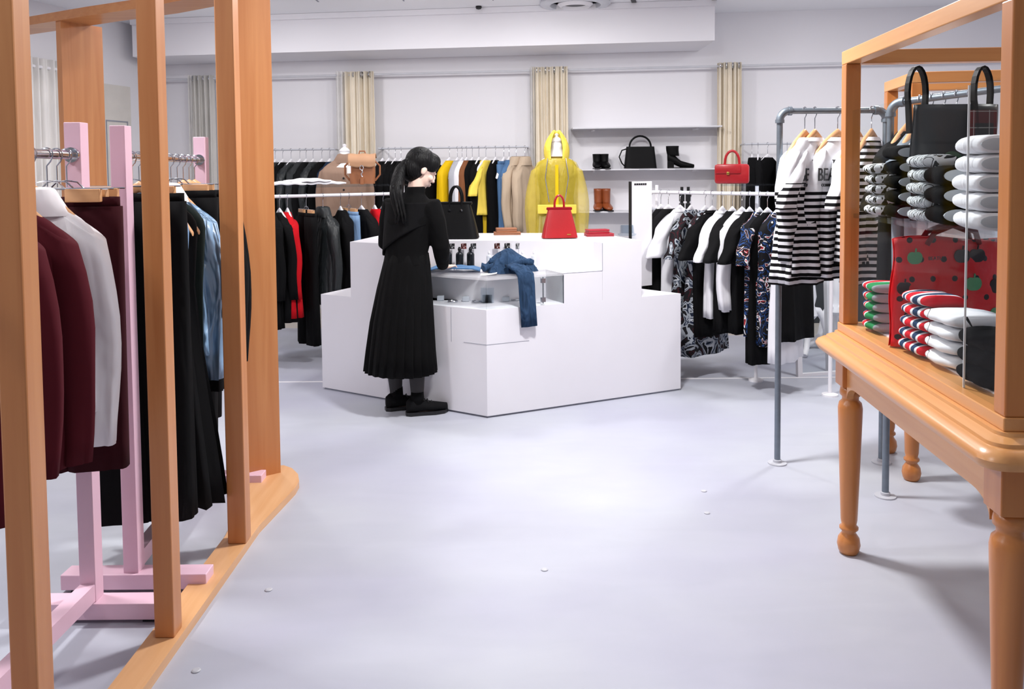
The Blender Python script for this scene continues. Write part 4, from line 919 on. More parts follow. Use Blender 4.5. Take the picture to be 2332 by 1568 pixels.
for k, (px, kd, lab, m, L, sl, tr_, kw) in enumerate(spec):
    q = XonLine(px, Ra, Rb, ZG2)
    hung(kd, lab, (q.x, q.y, ZG2), grz2+.12*math.sin(k*1.9), GR, hk='white', m=m, L=L, sleeve=sl, trim=tr_, w=.195, seed=100+k, d=.04, **kw)
q = XonLine(1667, Ra+rn*.06, Rb+rn*.06, 1.35)
t = thing('handbag', 'small red leather satchel with flap on the clear shelf', 'handbag', (q.x, q.y, 1.349), -.28)
MB().box((-.115, -.055, 0), (.115, .055, .135), bev=.02).build('bag_body', RBAG, t, smooth=True)
MB().box((-.112, -.066, .07), (.06, -.054, .13), bev=.005).build('flap', RBAG, t, smooth=True)
MB().tube([V(-.05, 0, .13)]+[V(-.047*math.cos(a), 0, .15+.075*math.sin(a)) for a in [PI*i/12 for i in range(13)]]+[V(.05, 0, .13)], .009, 8).build('handle', RBAG, t, smooth=True)
MB().box((-.035, -.071, .062), (-.015, -.066, .082), bev=.003).build('clasp', GOLD, t)
t.name = 'satchel'

# ---------------------------------------------------------------- pipe rack
P1 = PZ(1770, 1055); P2 = PZ(2016, 1130); ZP = 1.727; RP = .0145
P1b = V(XonLine(2012, (1.2, P1.y), (2.2, P1.y), .8).x, P1.y, 0)
def pipe(t, a, b, nm='pipe'): MB().tube([a, b], RP, 16).build(nm, STEEL, t, world=True, smooth=True)
def elbow(t, c, d1, d2):
    r = .045; pts = [c+d1*r*(1-math.sin(a))+d2*r*(1-math.cos(a)) for a in [PI/2*i/8 for i in range(9)]]
    MB().tube(pts, RP*1.3, 16).build('elbow', STEEL, t, world=True, smooth=True)
    for d in (d1, d2): MB().tube([c+d*(r-.004), c+d*(r+.012)], RP*1.5, 16).build('collar', STEEL, t, world=True, smooth=True)
def flange(t, c): MB().lathe([(.045, 0), (.045, .006), (.02, .008), (.02, .02), (RP, .022)], c=tuple(c), n=28).build('floor_flange', TILEG, t, world=True, smooth=True)
t = thing('pipe_rack', 'grey steel pipe clothes rack holding the striped tees', 'clothes rack', tuple(P1))
up = V(0, 0, 1)
c1, c2 = P1+up*ZP, P1b+up*ZP
pipe(t, P1+up*.01, c1-up*.045, 'upright_pipe'); pipe(t, P1b+up*.01, c2-up*.045, 'upright_pipe'); X_ = V(1, 0, 0)
pipe(t, c1+X_*.045, c2-X_*.045, 'rail_pipe'); elbow(t, c1, -up, X_); elbow(t, c2, -up, -X_); flange(t, P1); flange(t, P1b)
t = thing('pipe_rack', 'grey steel pipe clothes rack running behind the wooden table case', 'clothes rack', tuple(P2))
c3 = P2+up*ZP; e3 = V(2.02, 3.2, 1.765); d3 = (e3-c3).normalized()
pipe(t, P2+up*.01, c3-up*.045, 'upright_pipe'); pipe(t, c3+d3*.045, e3, 'rail_pipe'); elbow(t, c3, -up, d3); flange(t, P2)
e4 = V(e3.x, e3.y, 0); pipe(t, e4+up*.01, e3-up*.0, 'upright_pipe'); flange(t, e4)
GP = 'on the front pipe rack'
tl_ = [(1833, 'white and black striped tee at left end of pipe rack', .95, STR), (1856, 'white-topped striped long tee second from the pipe rack post', .92, STRB), (1908, 'white-topped striped long tee with black lettering beside the wooden post', .90, STR), (1953, 'striped tee half hidden behind the wooden post', .86, STRC), (1985, 'black striped dress behind the wooden post, rightmost on the pipe rack', .95, STR2)]
for k, (px, lab, L, m) in enumerate(tl_):
    q = XonLine(px, P1, P1b, ZP)
    g = hung('t_shirt', lab, (q.x, q.y, ZP), math.radians((40, 38, 25, 44, 42)[k]), GP, rb=RP, m=m, L=L-.25+.02*math.sin(k*4), w=.17, sleeve='short' if k % 2 else 'long', d=.05, seed=140+k, trim=WTEE, hem=.03, rip=.012, sw=.045, sl=(.5 if k % 2 == 0 else .25))
    if k in (0, 2, 3):
        for (tx, sz, zz, xs) in (('THE', .026, -.255, 1), ('BEATLES', .085, -.335, .72), ('COMME des GARCONS', .018, -.362, 1)):
            textmesh('chest_print', tx, sz, BLK, g, ((-.02, 0, -.075, -.06, 0)[k], -.066, zz), (PI/2, 0, 0), .002, xs, bold=.0008)
        MB().tube([V(.05+.012*math.cos(a), -.060, -.19+.012*math.sin(a)) for a in [2*PI*i/12 for i in range(13)]], .006, 6).build('heart_patch', BLK, g)
GQ = 'on the pipe rack behind the table case'
bars = [('black', B1, 'black tee on the rear pipe rack beside the wooden post'), ('grey', MGRY, 'mid grey long tee on the rear pipe rack'), ('grey', GRY, 'pale grey long tee on the rear pipe rack'), ('white', WTEE, 'white long tee on rear pipe rack, farthest white one'), ('white', WTEE, 'white long tee on rear pipe rack, middle of the white ones'), ('white', WTEE, 'white long tee on rear pipe rack, nearest white one')]
for k, (c_, m, lab) in enumerate(bars):
    q = c3.lerp(e3, .13+.085*k)
    hung('t_shirt', lab, tuple(q), math.atan2(d3.y, d3.x)+PI/2-.1, GQ, rb=RP, m=m, L=(1.0, 1.02, .98, .7, .66, .64)[k], w=.19, sleeve='short', d=.04, seed=160+k, trim=m, sw=.065)

# ---------------------------------------------------------------- floor mirror as a clear panel, its reflections as added objects behind
m0, m1 = PZ(1818, 858), PZ(1960, 848)
t = thing('clear_mirror_panel', 'white framed floor mirror built as a clear panel under the striped tees', 'panel', tuple(m0))  # a floor mirror, given clear glass so the objects behind show
d = (m1-m0).normalized(); m1 = m0+d*.62; n = V(-d.y, d.x, 0); zt = 1.0; lean = .06
def mprism(a, b, z0, z1, o0, o1, name, mm):
    vs = []
    for z in (z0, z1):
        sh = n*lean*z
        for p, o in ((a, o0), (b, o0), (b, o1), (a, o1)): q = m0+d*p+n*o+sh; vs.append(V(q.x, q.y, z))
    MB().add(vs, [(3, 2, 1, 0), (4, 5, 6, 7), (0, 1, 5, 4), (1, 2, 6, 5), (2, 3, 7, 6), (3, 0, 4, 7)]).build(name, mm, t, world=True)
mprism(0, .035, 0, zt, 0, .03, 'side_rail', WHITE); mprism(.585, .62, 0, zt, 0, .03, 'side_rail', WHITE)
mprism(.035, .585, 0, .02, 0, .03, 'bottom_rail', WHITE); mprism(.035, .585, zt-.035, zt, 0, .03, 'top_rail', WHITE)
mprism(.035, .585, .02, zt-.035, .012, .024, 'mirror_clear_sheet', GLASS); mprism(.28, .31, 0, zt*.9, .06, .1, 'rear_strut', WHITE)
q = PZ(1903, 790)
t = thing('reflected_pedestal', 'white pedestal with curved legs standing in for a mirror reflection, beside the table', 'stand', (q.x, q.y, 0))  # added behind the panel in place of a pedestal reflected in the mirror
MB().lathe([(.03, .26), (.055, .29), (.045, .33), (.03, .37), (.045, .44), (.035, .52), (.022, .62), (.022, .72), (.1, .73), (.11, .745), (.10, .76)], n=28).build('column', WHITE, t, smooth=True)
for k in range(3):
    a = math.radians(190+k*120); dx, dy = math.cos(a), math.sin(a)
    MB().tube([V(dx*r_, dy*r_, z) for r_, z in ((.015, .33), (.06, .325), (.10, .27), (.12, .19), (.14, .11), (.19, .05), (.24, .03), (.26, .018))], [.028, .030, .028, .024, .022, .022, .022, .017], 10).build('curved_leg', WHITE, t, smooth=True)

q = PZ(1845, 800)
dup(t, (q.x, q.y, 0), .9, 'white pedestal with curved legs standing in for a reflection at left mirror stile', 'white pedestals')  # second pedestal, also added in place of a mirror reflection
t['group'] = 'white pedestals'
a, b = PZ(1838, 758), PZ(1990, 756)
t = thing('reflection_cabinet', 'dark cabinet standing in for the dark mirror reflection behind the pedestals', 'cabinet', ((a.x+b.x)/2, a.y, 0))  # added to stand in for the dark area reflected in the mirror
DK = mat('dark_reflection_grey', (44, 48, 52), .5)
MB().box((a.x, a.y, .01), (b.x, a.y+.17, .95), bev=.004).build('cabinet_body', DK, t, world=True)
MB().box((a.x+.01, a.y-.012, .04), ((a.x+b.x)/2-.004, a.y-.001, .93)).build('door', DK, t, world=True)
MB().box(((a.x+b.x)/2+.004, a.y-.012, .04), (b.x-.01, a.y-.001, .93)).build('door', DK, t, world=True)
# ---------------------------------------------------------------- wooden table with glass case
def tableleg(x, y, par, th=.64):
    g = MB(); g.lathe([(.03, 0), (.037, .012), (.042, .035), (.038, .06), (.026, .078), (.024, .084), (.034, .094), (.034, .102), (.026, .11), (.030, .13), (.036, .30), (.043, .52), (.044, .555), (.040, .575), (.030, .585), (.030, .598), (.038, .606), (.038, .618), (.034, .64)], c=(x, y, 0), n=32)
    g.build('turned_leg', TWZ, par, smooth=2)
    MB().box((x-.043, y-.043, .64), (x+.043, y+.043, .765), bev=.003).build('leg_block', TWZ, par)
def table(label, loc, rz, Wd, Ln, full=True):
    t = thing('table_case', label, 'display table', loc, rz); ov = .075
    xs = (.035, Wd-.035); ys = (-.035, -Ln+.035)
    for x in xs:
        for y in ys: tableleg(x, y, t)
    for y, nm in ((-.02, 0), (-Ln+.02, 0)):
        MB().box((.078, y-.012, .65), (Wd-.078, y+.012, .765)).build('apron', TWX, t)
    for x in (.02, Wd-.02):
        ya, yb = -.078, -Ln+.078; n = 24; poly = [(ya, .765), (yb, .765)]
        for q in range(9): poly.append((yb+.09*(1-math.cos(PI/2*q/8)), .60+.05*math.sin(PI/2*q/8)))
        for q in range(9): poly.append((ya-.09*(1-math.sin(PI/2*(1-q/8)*1.0)) if 0 else ya-.09*(1-math.cos(PI/2*(8-q)/8)), .60+.05*math.sin(PI/2*(8-q)/8)))
        Mx = Matrix.Translation((x, 0, 0)) @ Matrix.Rotation(PI/2, 4, 'Z')
        MB().slab(poly, .024, Mx).build('apron', TWY, t)
    # moulded top: stacked profile
    prof = [(ov-.03, .765), (ov-.008, .768), (ov, .780), (ov+.002, .79), (ov-.004, .802), (ov-.02, .812), (ov-.03, .814), (ov-.032, .822), (ov-.045, .828), (ov-.055, .832), (ov-.057, .84)]
    r = []
    for o_, z in prof:
        x0, x1, y0, y1 = -o_, Wd+o_, -Ln-o_, o_; rc = .03+o_*.3; ring = []
        for (cx, cy, a0) in ((x1-rc, y1-rc, 0), (x0+rc, y1-rc, 90), (x0+rc, y0+rc, 180), (x1-rc, y0+rc, 270)):
            for q in range(7): a = math.radians(a0+15*q); ring.append(V(cx+rc*math.cos(a), cy+rc*math.sin(a), z))
        r.append(ring)
    MB().loft(r).build('moulded_top', TWY, t, smooth=True)
    MB().box((-.004, -Ln-.004, .84), (Wd+.004, .004, .872), bev=.003).build('plinth', TWY, t)
    MB().box((.075, -Ln+.075, .872), (Wd-.075, -.075, .877)).build('white_lining', WHITE, t)
    pw = .054; zt = 1.83
    for x in (0, Wd-pw):
        for y in (-pw, -Ln): MB().box((x, y, .872), (x+pw, y+pw, zt), bev=.004).build('corner_post', TWZ, t)
    for x in (0, Wd-pw): MB().box((x, -Ln, zt), (x+pw, 0, zt+.05), bev=.003).build('top_rail', TWY, t)
    for y in (-pw, -Ln): MB().box((pw, y, zt), (Wd-pw, y+pw, zt+.05), bev=.003).build('top_rail', TWX, t)
    return t
Fc = V(1.228, 3.12, 0); trz = -math.radians(4.45); WD, LN = .80, 1.225
T1 = table('wooden table with turned legs and tall framed glass display case', tuple(Fc), trz, WD, LN)
MT = MAT[T1]
_q = MT.inverted() @ XonLine(2200, (MT @ V(.027, 0, 0)), (MT @ V(.027, -LN, 0)), 1.2); mid = _q.y
def ylocal(px, x, z): return (MT.inverted() @ XonLine(px, (MT @ V(x, 0, 0)), (MT @ V(x, -LN, 0)), z)).y
for ya, yb in ((-.056, mid+.002), (mid-.002, -LN+.056)): MB().box((.024, yb, .873), (.03, ya, 1.66)).build('glass_pane', GLASS, T1)
MB().box((.0245, mid-.0014, .873), (.0295, mid+.0014, 1.66)).build('pane_edge', mat('polished_glass_edge', (226, 232, 236), .3), T1)
MB().box((.03, -LN+.06, 1.268), (.40, -.06, 1.283)).build('clear_shelf', ACR, T1)
for y in (-.1, -LN+.1): MB().box((.2, y-.004, .878), (.24, y+.004, 1.268)).build('shelf_support', ACR, T1)
# second table behind
table('second wooden table case behind the pipe rack, mostly hidden', (1.885, 4.24, 0), -.17, .85, .46)

# folded tees: a rounded roll whose axis runs along the table (local y)
def roll(name, label, x, y, z, m, ly, rx, rzz, par_grp, endm=None, layers=True, seed=0, yaw=0.0):
    p = MT @ V(x, y, z); t = thing('folded_tee', label, 'folded t-shirt', tuple(p), trz+yaw, par_grp); rnd = random.Random(seed)
    r = []
    for q in range(9):
        u = q/8; y_ = -ly/2+ly*u; e = 1-.14*abs(2*u-1)**3
        r.append([V(rx*e*math.copysign(abs(math.cos(a))**.8, math.cos(a))+.003*math.sin(u*7+seed), y_, rzz+rzz*e*math.copysign(abs(math.sin(a))**.8, math.sin(a))+.0015*math.sin(q*1.7+seed+3*math.cos(a))) for a in [2*PI*k/28 for k in range(28)]])
    MB().loft(r).build('tee_fold', m, t, smooth=2)
    if endm: MB().loft([[V(.55*rx*math.cos(a)*s_-.3*rx, -ly/2-o_, rzz+.62*rzz*math.sin(a)*s_) for a in [2*PI*k/18 for k in range(18)]] for s_, o_ in ((1, -.004), (1, .003), (.8, .005))]).build('tag_end', endm, t, smooth=True)
    return t
FIG = blotch('figure_print', [(0, (20, 20, 22)), (.44, (226, 228, 232)), (.62, (26, 26, 28)), (.66, (228, 228, 232))], 16, st=(1, 2, 1)); ZEB = blotch('zebra_print', [(0, (24, 28, 30)), (.38, (222, 226, 230)), (.455, (34, 38, 40)), (.5, (222, 226, 230)), (.56, (30, 34, 36)), (.6, (222, 226, 230))], 9, st=(1, 5, 1))
GT = mat('grey_tag', (186, 192, 198), .7); BT = fabric('black_tee', (8, 8, 9), fs=12, fold=.3, spec=.04); WT = fabric('white_tee', (238, 238, 242), fs=9, fold=.4, var=.02)
ZS = 1.284
ordn = ['bottom', 'second from bottom', 'middle', 'second from top', 'top', 'loose uppermost']
cols = [(.10, ylocal(2012, .1, 1.35), FIG, .12, .055, .0185, None, 5, 'black-printed white tee', 'farthest shelf stack'),
        (.10, ylocal(2065, .1, 1.35), BT, .13, .06, .0245, GT, 5, 'black tee', 'black stack next to the far white-printed stack'),
        (.10, ylocal(2124, .1, 1.35), ZEB, .13, .06, .021, None, 5, 'zebra-patterned white tee', 'zebra-patterned shelf stack'),
        (.11, ylocal(2176, .11, 1.35), BT, .13, .07, .029, GT, 3, 'black tee', 'three-high black stack behind the glass joint'),
        (.10, ylocal(2250, .1, 1.35), WT, .15, .065, .0255, GT, 5, 'plain white tee', 'nearest white shelf stack')]
for ci, (x, y, m, ly, rx, rz_, em, nn, nm, wh) in enumerate(cols):
    for k in range(nn):
        roll('t', '%s, %s of the %s' % (nm, ordn[k] if not (nn == 3 and k == 2) else 'top', wh), x+.004*math.sin(k*3), y+.004*math.sin(k*5+ci), ZS+k*rz_*2*.97, m, ly, rx, rz_, 'tees in the '+wh, em, seed=ci*7+k)
ZF = .878
MS1 = multistripe('navy_red_green_stripe', [(0, (40, 130, 76)), (.04, (228, 228, 232)), (.1, (206, 40, 50)), (.3, (228, 228, 232)), (.36, (34, 58, 96)), (.5, (150, 152, 158)), (.62, (40, 130, 76))], .13, 1)
MS2 = multistripe('navy_white_red_stripe', [(0, (214, 28, 44)), (.30, (236, 236, 240)), (.45, (38, 62, 96)), (.75, (236, 236, 240)), (.9, (214, 28, 44))], .075, 1)
for k in range(5): roll('t', 'navy, red and green striped tee, %s of the far floor stack' % ordn[k], .105, -.19, ZF+k*.034, MS1, .13, .07, .0175, 'striped tees in the far floor stack', seed=k)
for k in range(5): roll('t', 'red, white and navy striped tee, %s of the middle floor stack' % ordn[k], .10, ylocal(2118, .1, .95)-.003*k, ZF+k*.038, MS2, .15, .07, .0195, 'striped tees in the middle floor stack', seed=10+k, yaw=.1)
LWT = blotch('white_line_print', [(0, (236, 236, 240)), (.60, (26, 28, 30)), (.62, (236, 236, 240))], 4)
for k in range(4): roll('t', 'white tee with thin black line print, %s of its stack' % (ordn[k] if k < 3 else 'top'), .13, ylocal(2190, .12, .95), ZF+k*.040, LWT, .16, .09, .0205, 'white line-print tees', seed=20+k, yaw=.1)
for k in range(3): roll('t', 'black tee behind the near post, %s of the floor stack' % (ordn[k] if k < 2 else 'top'), .11, ylocal(2256, .1, .95), ZF+k*.048, BT, .14, .075, .0245, 'black tees on the case floor', seed=30+k)
# grey-white boxes of folded knits between line tees and post
for k in range(3): roll('t', 'white knit with red edge, %s of the small stack behind' % (ordn[k] if k < 2 else 'top'), .30, -.93, ZF+k*.05, multistripe('white_red_edge', [(0, (228, 228, 232)), (.75, (206, 36, 50)), (.9, (228, 228, 232))], .11, 0), .2, .07, .0255, 'white and red knits', seed=40+k)
# red polka dot tote
p = MT @ V(.215, -.42, ZF)
TOT = polka('red_polka_vinyl', (214, 22, 30), (26, 14, 14), .072, .13)
trz2 = math.radians(7)
t = thing('tote_bag', 'red polka dot tote bag with green and black apple prints', 'tote bag', tuple(p), trz2)
hw, hh = .20, .345
def face(sg):
    def fn(u, v):
        x = -hw+2*hw*u; z = hh*v
        th = (.045*math.sin(PI*min(1, max(0, u)))**.5)*(1-.55*v)+.004
        return V(x*(1-.03*v)+.006*math.sin(v*9), sg*th+.006*math.sin(u*9+v*7), z+.008*math.sin(u*6)*v)
    return fn
mb = MB(); mb.grid(face(-1), 30, 20); mb.grid(face(1), 30, 20)
mb.build('bag_body', TOT, t, smooth=2, mods=[('solid', .003)])
GA_ = mat('green_apple_print', (84, 158, 108), .5, var=.1, vs=60); BA = mat('black_apple_print', (26, 16, 16), .5)
def apple(x, z, r, m, sg=-1):
    vv = .045*math.sin(PI*(x+hw)/(2*hw))**.5*(1-.55*z/hh)+.007+abs(.006*math.sin((x+hw)/(2*hw)*9+z/hh*7))
    yv = -(.045*math.sin(PI*(x+hw)/(2*hw))**.5*(1-.55*z/hh)+.004)+.006*math.sin((x+hw)/(2*hw)*9+z/hh*7)-.004
    po = []
    for k in range(28):
        a = 2*PI*k/28; rr = r*(1-.13*max(0, math.sin(a))**6*2-.10*max(0, -math.sin(a))**8+.05*abs(math.cos(a)))
        po.append((rr*math.cos(a), rr*math.sin(a)*.95))
    b = MB().slab(po, .003, Matrix.Translation((x, yv, z)))
    b.slab([(0, r*.75), (.002, r*1.25), (.006, r*1.2), (.004, r*.75)], .003, Matrix.Translation((x, yv, z)))
    b.build('apple_print', m, t)
for x, z, r, m in ((-.13, .285, .024, GA_), (.02, .29, .026, BA), (.075, .29, .026, BA), (.06, .2, .026, GA_), (.15, .19, .028, BA), (-.17, .19, .024, BA), (-.145, .1, .026, BA), (.15, .10, .026, GA_), (-.02, .10, .026, BA), (.03, .10, .026, BA)): apple(x, z, r, m)
textmesh('bag_text', 'BEATLES', .016, BLK, t, (-.075, -.052, .28), (PI/2, 0, 0), .001)
for yy in (-.02, .02): MB().tube([V(-.09, yy, hh-.02), V(-.07, yy-.01, hh+.02), V(0, yy-.01, hh+.045), V(.07, yy-.01, hh+.02), V(.09, yy, hh-.02)], .009, 8).build('handle', fabric('dark_red_web', (110, 14, 20)), t, smooth=True)
# bag's folded pouch lying in front
p = MT @ V(.12, -.43, ZF)
t = thing('pouch', 'small red polka dot pouch with green apple at the foot of tote', 'pouch', tuple(p), trz+.5)
MB().grid(lambda u, v: V(-.07+.14*u, -.03+.08*v, .006+.07*v*v+.01*math.sin(u*8)*(1-v)), 20, 12).build('pouch_body', TOT, t, smooth=2, mods=[('solid', .006)])
MB().slab([(.022*math.cos(a), .016*math.sin(a)) for a in [2*PI*k/20 for k in range(20)]], .003, Matrix.Translation((-.03, -.033, .02)) @ Matrix.Rotation(-.3, 4, 'X')).build('apple_print', GA_, t)
# black and tartan totes upright on the shelf
BV = mat('black_vinyl_glass_haze', (44, 50, 54), .3, var=.3, vs=5, bs=6, bst=.4, bd=.02)  # black vinyl, greyed to paint in the reflections of the case glass
for k, (lx, ly, rz_, m, lab, w_, h_) in enumerate(((.19, -.50, math.radians(8), BV, 'black vinyl tote bag with tall looped handles on the case shelf', .135, .36), (.44, -.66, math.radians(10), tartan('tartan_cloth'), 'red and grey tartan tote bag on the case shelf behind white tees', .14, .31))):
    p = MT @ V(lx, ly, ZS); t = thing('tote_bag', lab, 'tote bag', tuple(p), trz+rz_)
    mb = MB()
    for sg in (-1, 1): mb.grid(lambda u, v: V(-w_+2*w_*u+.004*math.sin(v*8), sg*(.032*math.sin(PI*u)**.5*(1-.4*v)+.003)+.004*math.sin(u*8+v*5), h_*v), 24, 16)
    mb.build('bag_body', m, t, smooth=2, mods=[('solid', .003)])
    if k == 0: MB().box((.02, -.042, .02), (.11, -.036, h_-.02)).build('tartan_panel', tartan('tartan_panel'), t); MB().slab([(.035*math.cos(a), .035*math.sin(a)) for a in [2*PI*q/24 for q in range(24)]], .003, Matrix.Translation((-.03, -.042, .18))).build('green_spot', mat('dull_green', (62, 96, 70), .5), t)
    if k == 0:
        for xx in (-.125, .085):
            Mh = Matrix.Translation((xx, 0, 0)); pts_ = [V(-.035, -.03, h_-.09), V(-.04, -.03, h_-.0)]+[V(-.042*math.cos(a), -.03+.05*i/12, h_+.01+.105*math.sin(a)) for i, a in enumerate([PI*q/12 for q in range(13)])]+[V(.045, .025, h_), V(.05, .025, h_-.06)]
            rr = []
            for i, pp in enumerate(pts_):
                a = pts_[max(0, i-1)]; b = pts_[min(len(pts_)-1, i+1)]; dd = (b-a).normalized(); sd = V(0, 1, 0); nn_ = dd.cross(sd).normalized()
                rr.append([Mh @ (pp+sd*.012*cx+nn_*.004*cy) for cx, cy in ((-1, -1), (1, -1), (1, 1), (-1, 1))])
            MB().loft(rr).build('handle', BBAG, t)

# ---------------------------------------------------------------- the woman
wc = V(-.64, 4.97, 0)
t = thing('person', 'person in black top and long pleated skirt, back turned, bending over the counter', 'person', tuple(wc)); WM = t
# head (local frame: face +y)
hc = V(-.543, 5.015, 1.468)
HM = Matrix.Translation(hc) @ Matrix.Rotation(math.radians(-62), 4, 'Z') @ Matrix.Rotation(math.radians(-26), 4, 'X')
bd = MB()
bd.ell((0, 0, .022), (.072, .09, .088), HM, 24, 16)
bd.ell((0, .028, -.035), (.056, .062, .082), HM, 24, 16)
bd.ell((0, .045, -.088), (.028, .032, .024), HM)
bd.ell((0, .094, -.022), (.011, .015, .024), HM); bd.ell((0, .102, -.038), (.014, .012, .010), HM)
bd.ell((0, .088, -.064), (.021, .010, .006), HM); bd.ell((0, .087, -.074), (.018, .010, .006), HM)
for sg in (-1, 1):
    bd.ell((sg*.030, .080, .004), (.017, .011, .009), HM); bd.ell((sg*.04, .062, -.035), (.022, .02, .02), HM); bd.ell((sg*.073, -.006, -.015), (.009, .018, .028), HM)
nb, nt_ = V(-.60, 4.985, 1.25), V(-.56, 5.0, 1.42)
bd.tube([nb, nb.lerp(nt_, .5), nt_], [.055, .048, .046], 18)
# torso and arms under the clothes
bd.tube([V(-.64, 4.98, .80), V(-.635, 4.98, .95), V(-.615, 4.985, 1.10), V(-.605, 4.985, 1.22), nb], [.12, .10, .115, .10, .05], 20)
RS, LS = V(-.465, 4.90, 1.235), V(-.735, 5.07, 1.235)
RE, RWr = V(-.425, 4.93, 1.02), V(-.425, 5.075, .872)
LE, LWr = V(-.775, 5.11, 1.02), V(-.63, 5.26, .885)
for S_, E_, W_ in ((RS, RE, RWr), (LS, LE, LWr)):
    bd.tube([V(-.60, 4.985, 1.22), S_, S_.lerp(E_, .5), E_, E_.lerp(W_, .5), W_], [.06, .048, .042, .034, .030, .023], 14)
# legs
for hx, kn, an in ((V(-.69, 5.0, .8), V(-.735, 5.03, .45), V(-.715, 5.035, .09)), (V(-.59, 4.96, .8), V(-.58, 4.95, .45), V(-.575, 4.925, .09))):
    bd.tube([hx, hx.lerp(kn, .5), kn, kn.lerp(an, .3), kn.lerp(an, .62), an], [.085, .07, .05, .052, .042, .032], 18)
fdirs = [V(.95, .28, 0).normalized(), V(.93, .36, 0).normalized()]
for an, fd in ((V(-.715, 5.035, .05), fdirs[1]), (V(-.575, 4.925, .05), fdirs[0])):
    bd.tube([an-fd*.04, an+fd*.05-V(0, 0, .01), an+fd*.13-V(0, 0, .02)], [.03, .03, .022], 12)
# hands
def hand(b, wrist, fwd, right, mirror=1):
    up_ = right.cross(fwd).normalized()*1.0
    if up_.z < 0: up_ = -up_
    pal = wrist+fwd*.045
    M = Matrix(((right.x, fwd.x, up_.x, pal.x), (right.y, fwd.y, up_.y, pal.y), (right.z, fwd.z, up_.z, pal.z), (0, 0, 0, 1)))
    b.ell((0, 0, 0), (.037, .048, .014), M, 18, 10)
    for k, (x, L_) in enumerate(((-.027, .062), (-.009, .07), (.010, .066), (.027, .052))):
        x *= -mirror
        b.tube([M @ V(x, .025, .002), M @ V(x*1.12, .04+L_*.35, .006), M @ V(x*1.16, .04+L_*.7, -.004), M @ V(x*1.16, .036+L_*.95, -.018)], [.0095, .009, .0082, .007], 8)
    b.tube([M @ V(-mirror*.025, -.02, 0), M @ V(-mirror*.048, .005, -.004), M @ V(-mirror*.055, .035, -.012)], [.011, .0105, .008], 8)
hand(bd, RWr, V(.35, .92, -.12).normalized(), V(.92, -.35, 0).normalized(), 1)
hand(bd, LWr, V(.6, .78, -.15).normalized(), V(.78, -.6, 0).normalized(), -1)
skin_face = bd.build('body', SKIN, t, smooth=2, world=True, mods=[('remesh', .0055), ('smooth', 2)])
# tights over the legs
tg_ = MB()
for kn, an in ((V(-.735, 5.03, .5), V(-.715, 5.035, .06)), (V(-.58, 4.95, .5), V(-.575, 4.925, .06))):
    tg_.tube([kn, kn.lerp(an, .3), kn.lerp(an, .6), kn.lerp(an, .85), an], [.056, .058, .048, .038, .037], 20)
tg_.build('tights', TIGHT, t, smooth=2, world=True)
# hair
hr = MB()
hr.ell((0, -.022, .035), (.086, .094, .092), HM, 24, 16); hr.ell((0, -.045, -.02), (.074, .07, .085), HM, 24, 16)
hr.ell((0, .035, .072), (.07, .062, .048), HM, 20, 12)
for sg in (-1, 1): hr.ell((sg*.062, .035, .04), (.02, .045, .045), HM, 14, 10)
pb = HM @ V(0, -.10, -.02)
hr.ell(tuple(pb), (.032, .032, .032))
hr.build('hair', HAIR, t, smooth=2, world=True, mods=[('remesh', .006), ('smooth', 3)])
tail = [pb, pb+V(-.03, -.02, -.02), V(-.672, 4.885, 1.37), V(-.672, 4.868, 1.32), V(-.66, 4.858, 1.26), V(-.645, 4.85, 1.20)]
rr = [.026, .036, .043, .042, .034, .012]
MB().tube(tail, rr, 18).build('ponytail', HAIR, t, smooth=2, world=True, mods=[('sub', 1)])
for k in range(8):
    o_ = V(.018*math.cos(k), .008*math.sin(k*2)-.012, 0); MB().tube([p+o_*(1.4) for p in tail[2:]]+[tail[-1]+o_*2+V(.01*math.sin(k*3), 0, -.05)], [.014, .014, .012, .008, .002], 8).build('hair_strand', HAIR, t, smooth=2, world=True)
# top with high collar and sleeves
yaw = math.radians(-35); sh = V(math.cos(yaw), math.sin(yaw), 0); fw = V(-math.sin(yaw), math.cos(yaw), 0)
def bring(cx, cy, z, a, b, n=64, rip=0, k=9, ph=0, lean=0.0):
    out = []
    for i in range(n):
        th = 2*PI*i/n; r = 1+rip*math.sin(k*th+ph)
        out.append(V(cx, cy, z)+sh*a*r*math.cos(th)+fw*b*r*math.sin(th)+V(0, 0, lean*math.cos(th)))
    return out
tp = MB()
tp.loft([bring(-.635, 4.98, .90, .150, .118, rip=.03), bring(-.635, 4.98, .96, .138, .112, rip=.02), bring(-.62, 4.98, 1.06, .150, .122, rip=.02), bring(-.61, 4.982, 1.16, .172, .128), bring(-.603, 4.985, 1.225, .178, .112), bring(-.60, 4.985, 1.262, .158, .09), bring(-.595, 4.985, 1.292, .11, .07), bring(-.585, 4.988, 1.315, .068, .06), bring(-.572, 4.995, 1.362, .058, .056)])
for S_, E_, W_ in ((RS, RE, RWr), (LS, LE, LWr)):
    tp.tube([S_.lerp(V(-.60, 4.985, 1.2), .5), S_, S_.lerp(E_, .35), S_.lerp(E_, .75), E_, E_.lerp(W_, .35), E_.lerp(W_, .75), W_], [.07, .068, .062, .055, .054, .050, .043, .036], 20)
tp.build('blouse', WOMB, t, smooth=2, world=True, mods=[('remesh', .009), ('smooth', 4)])
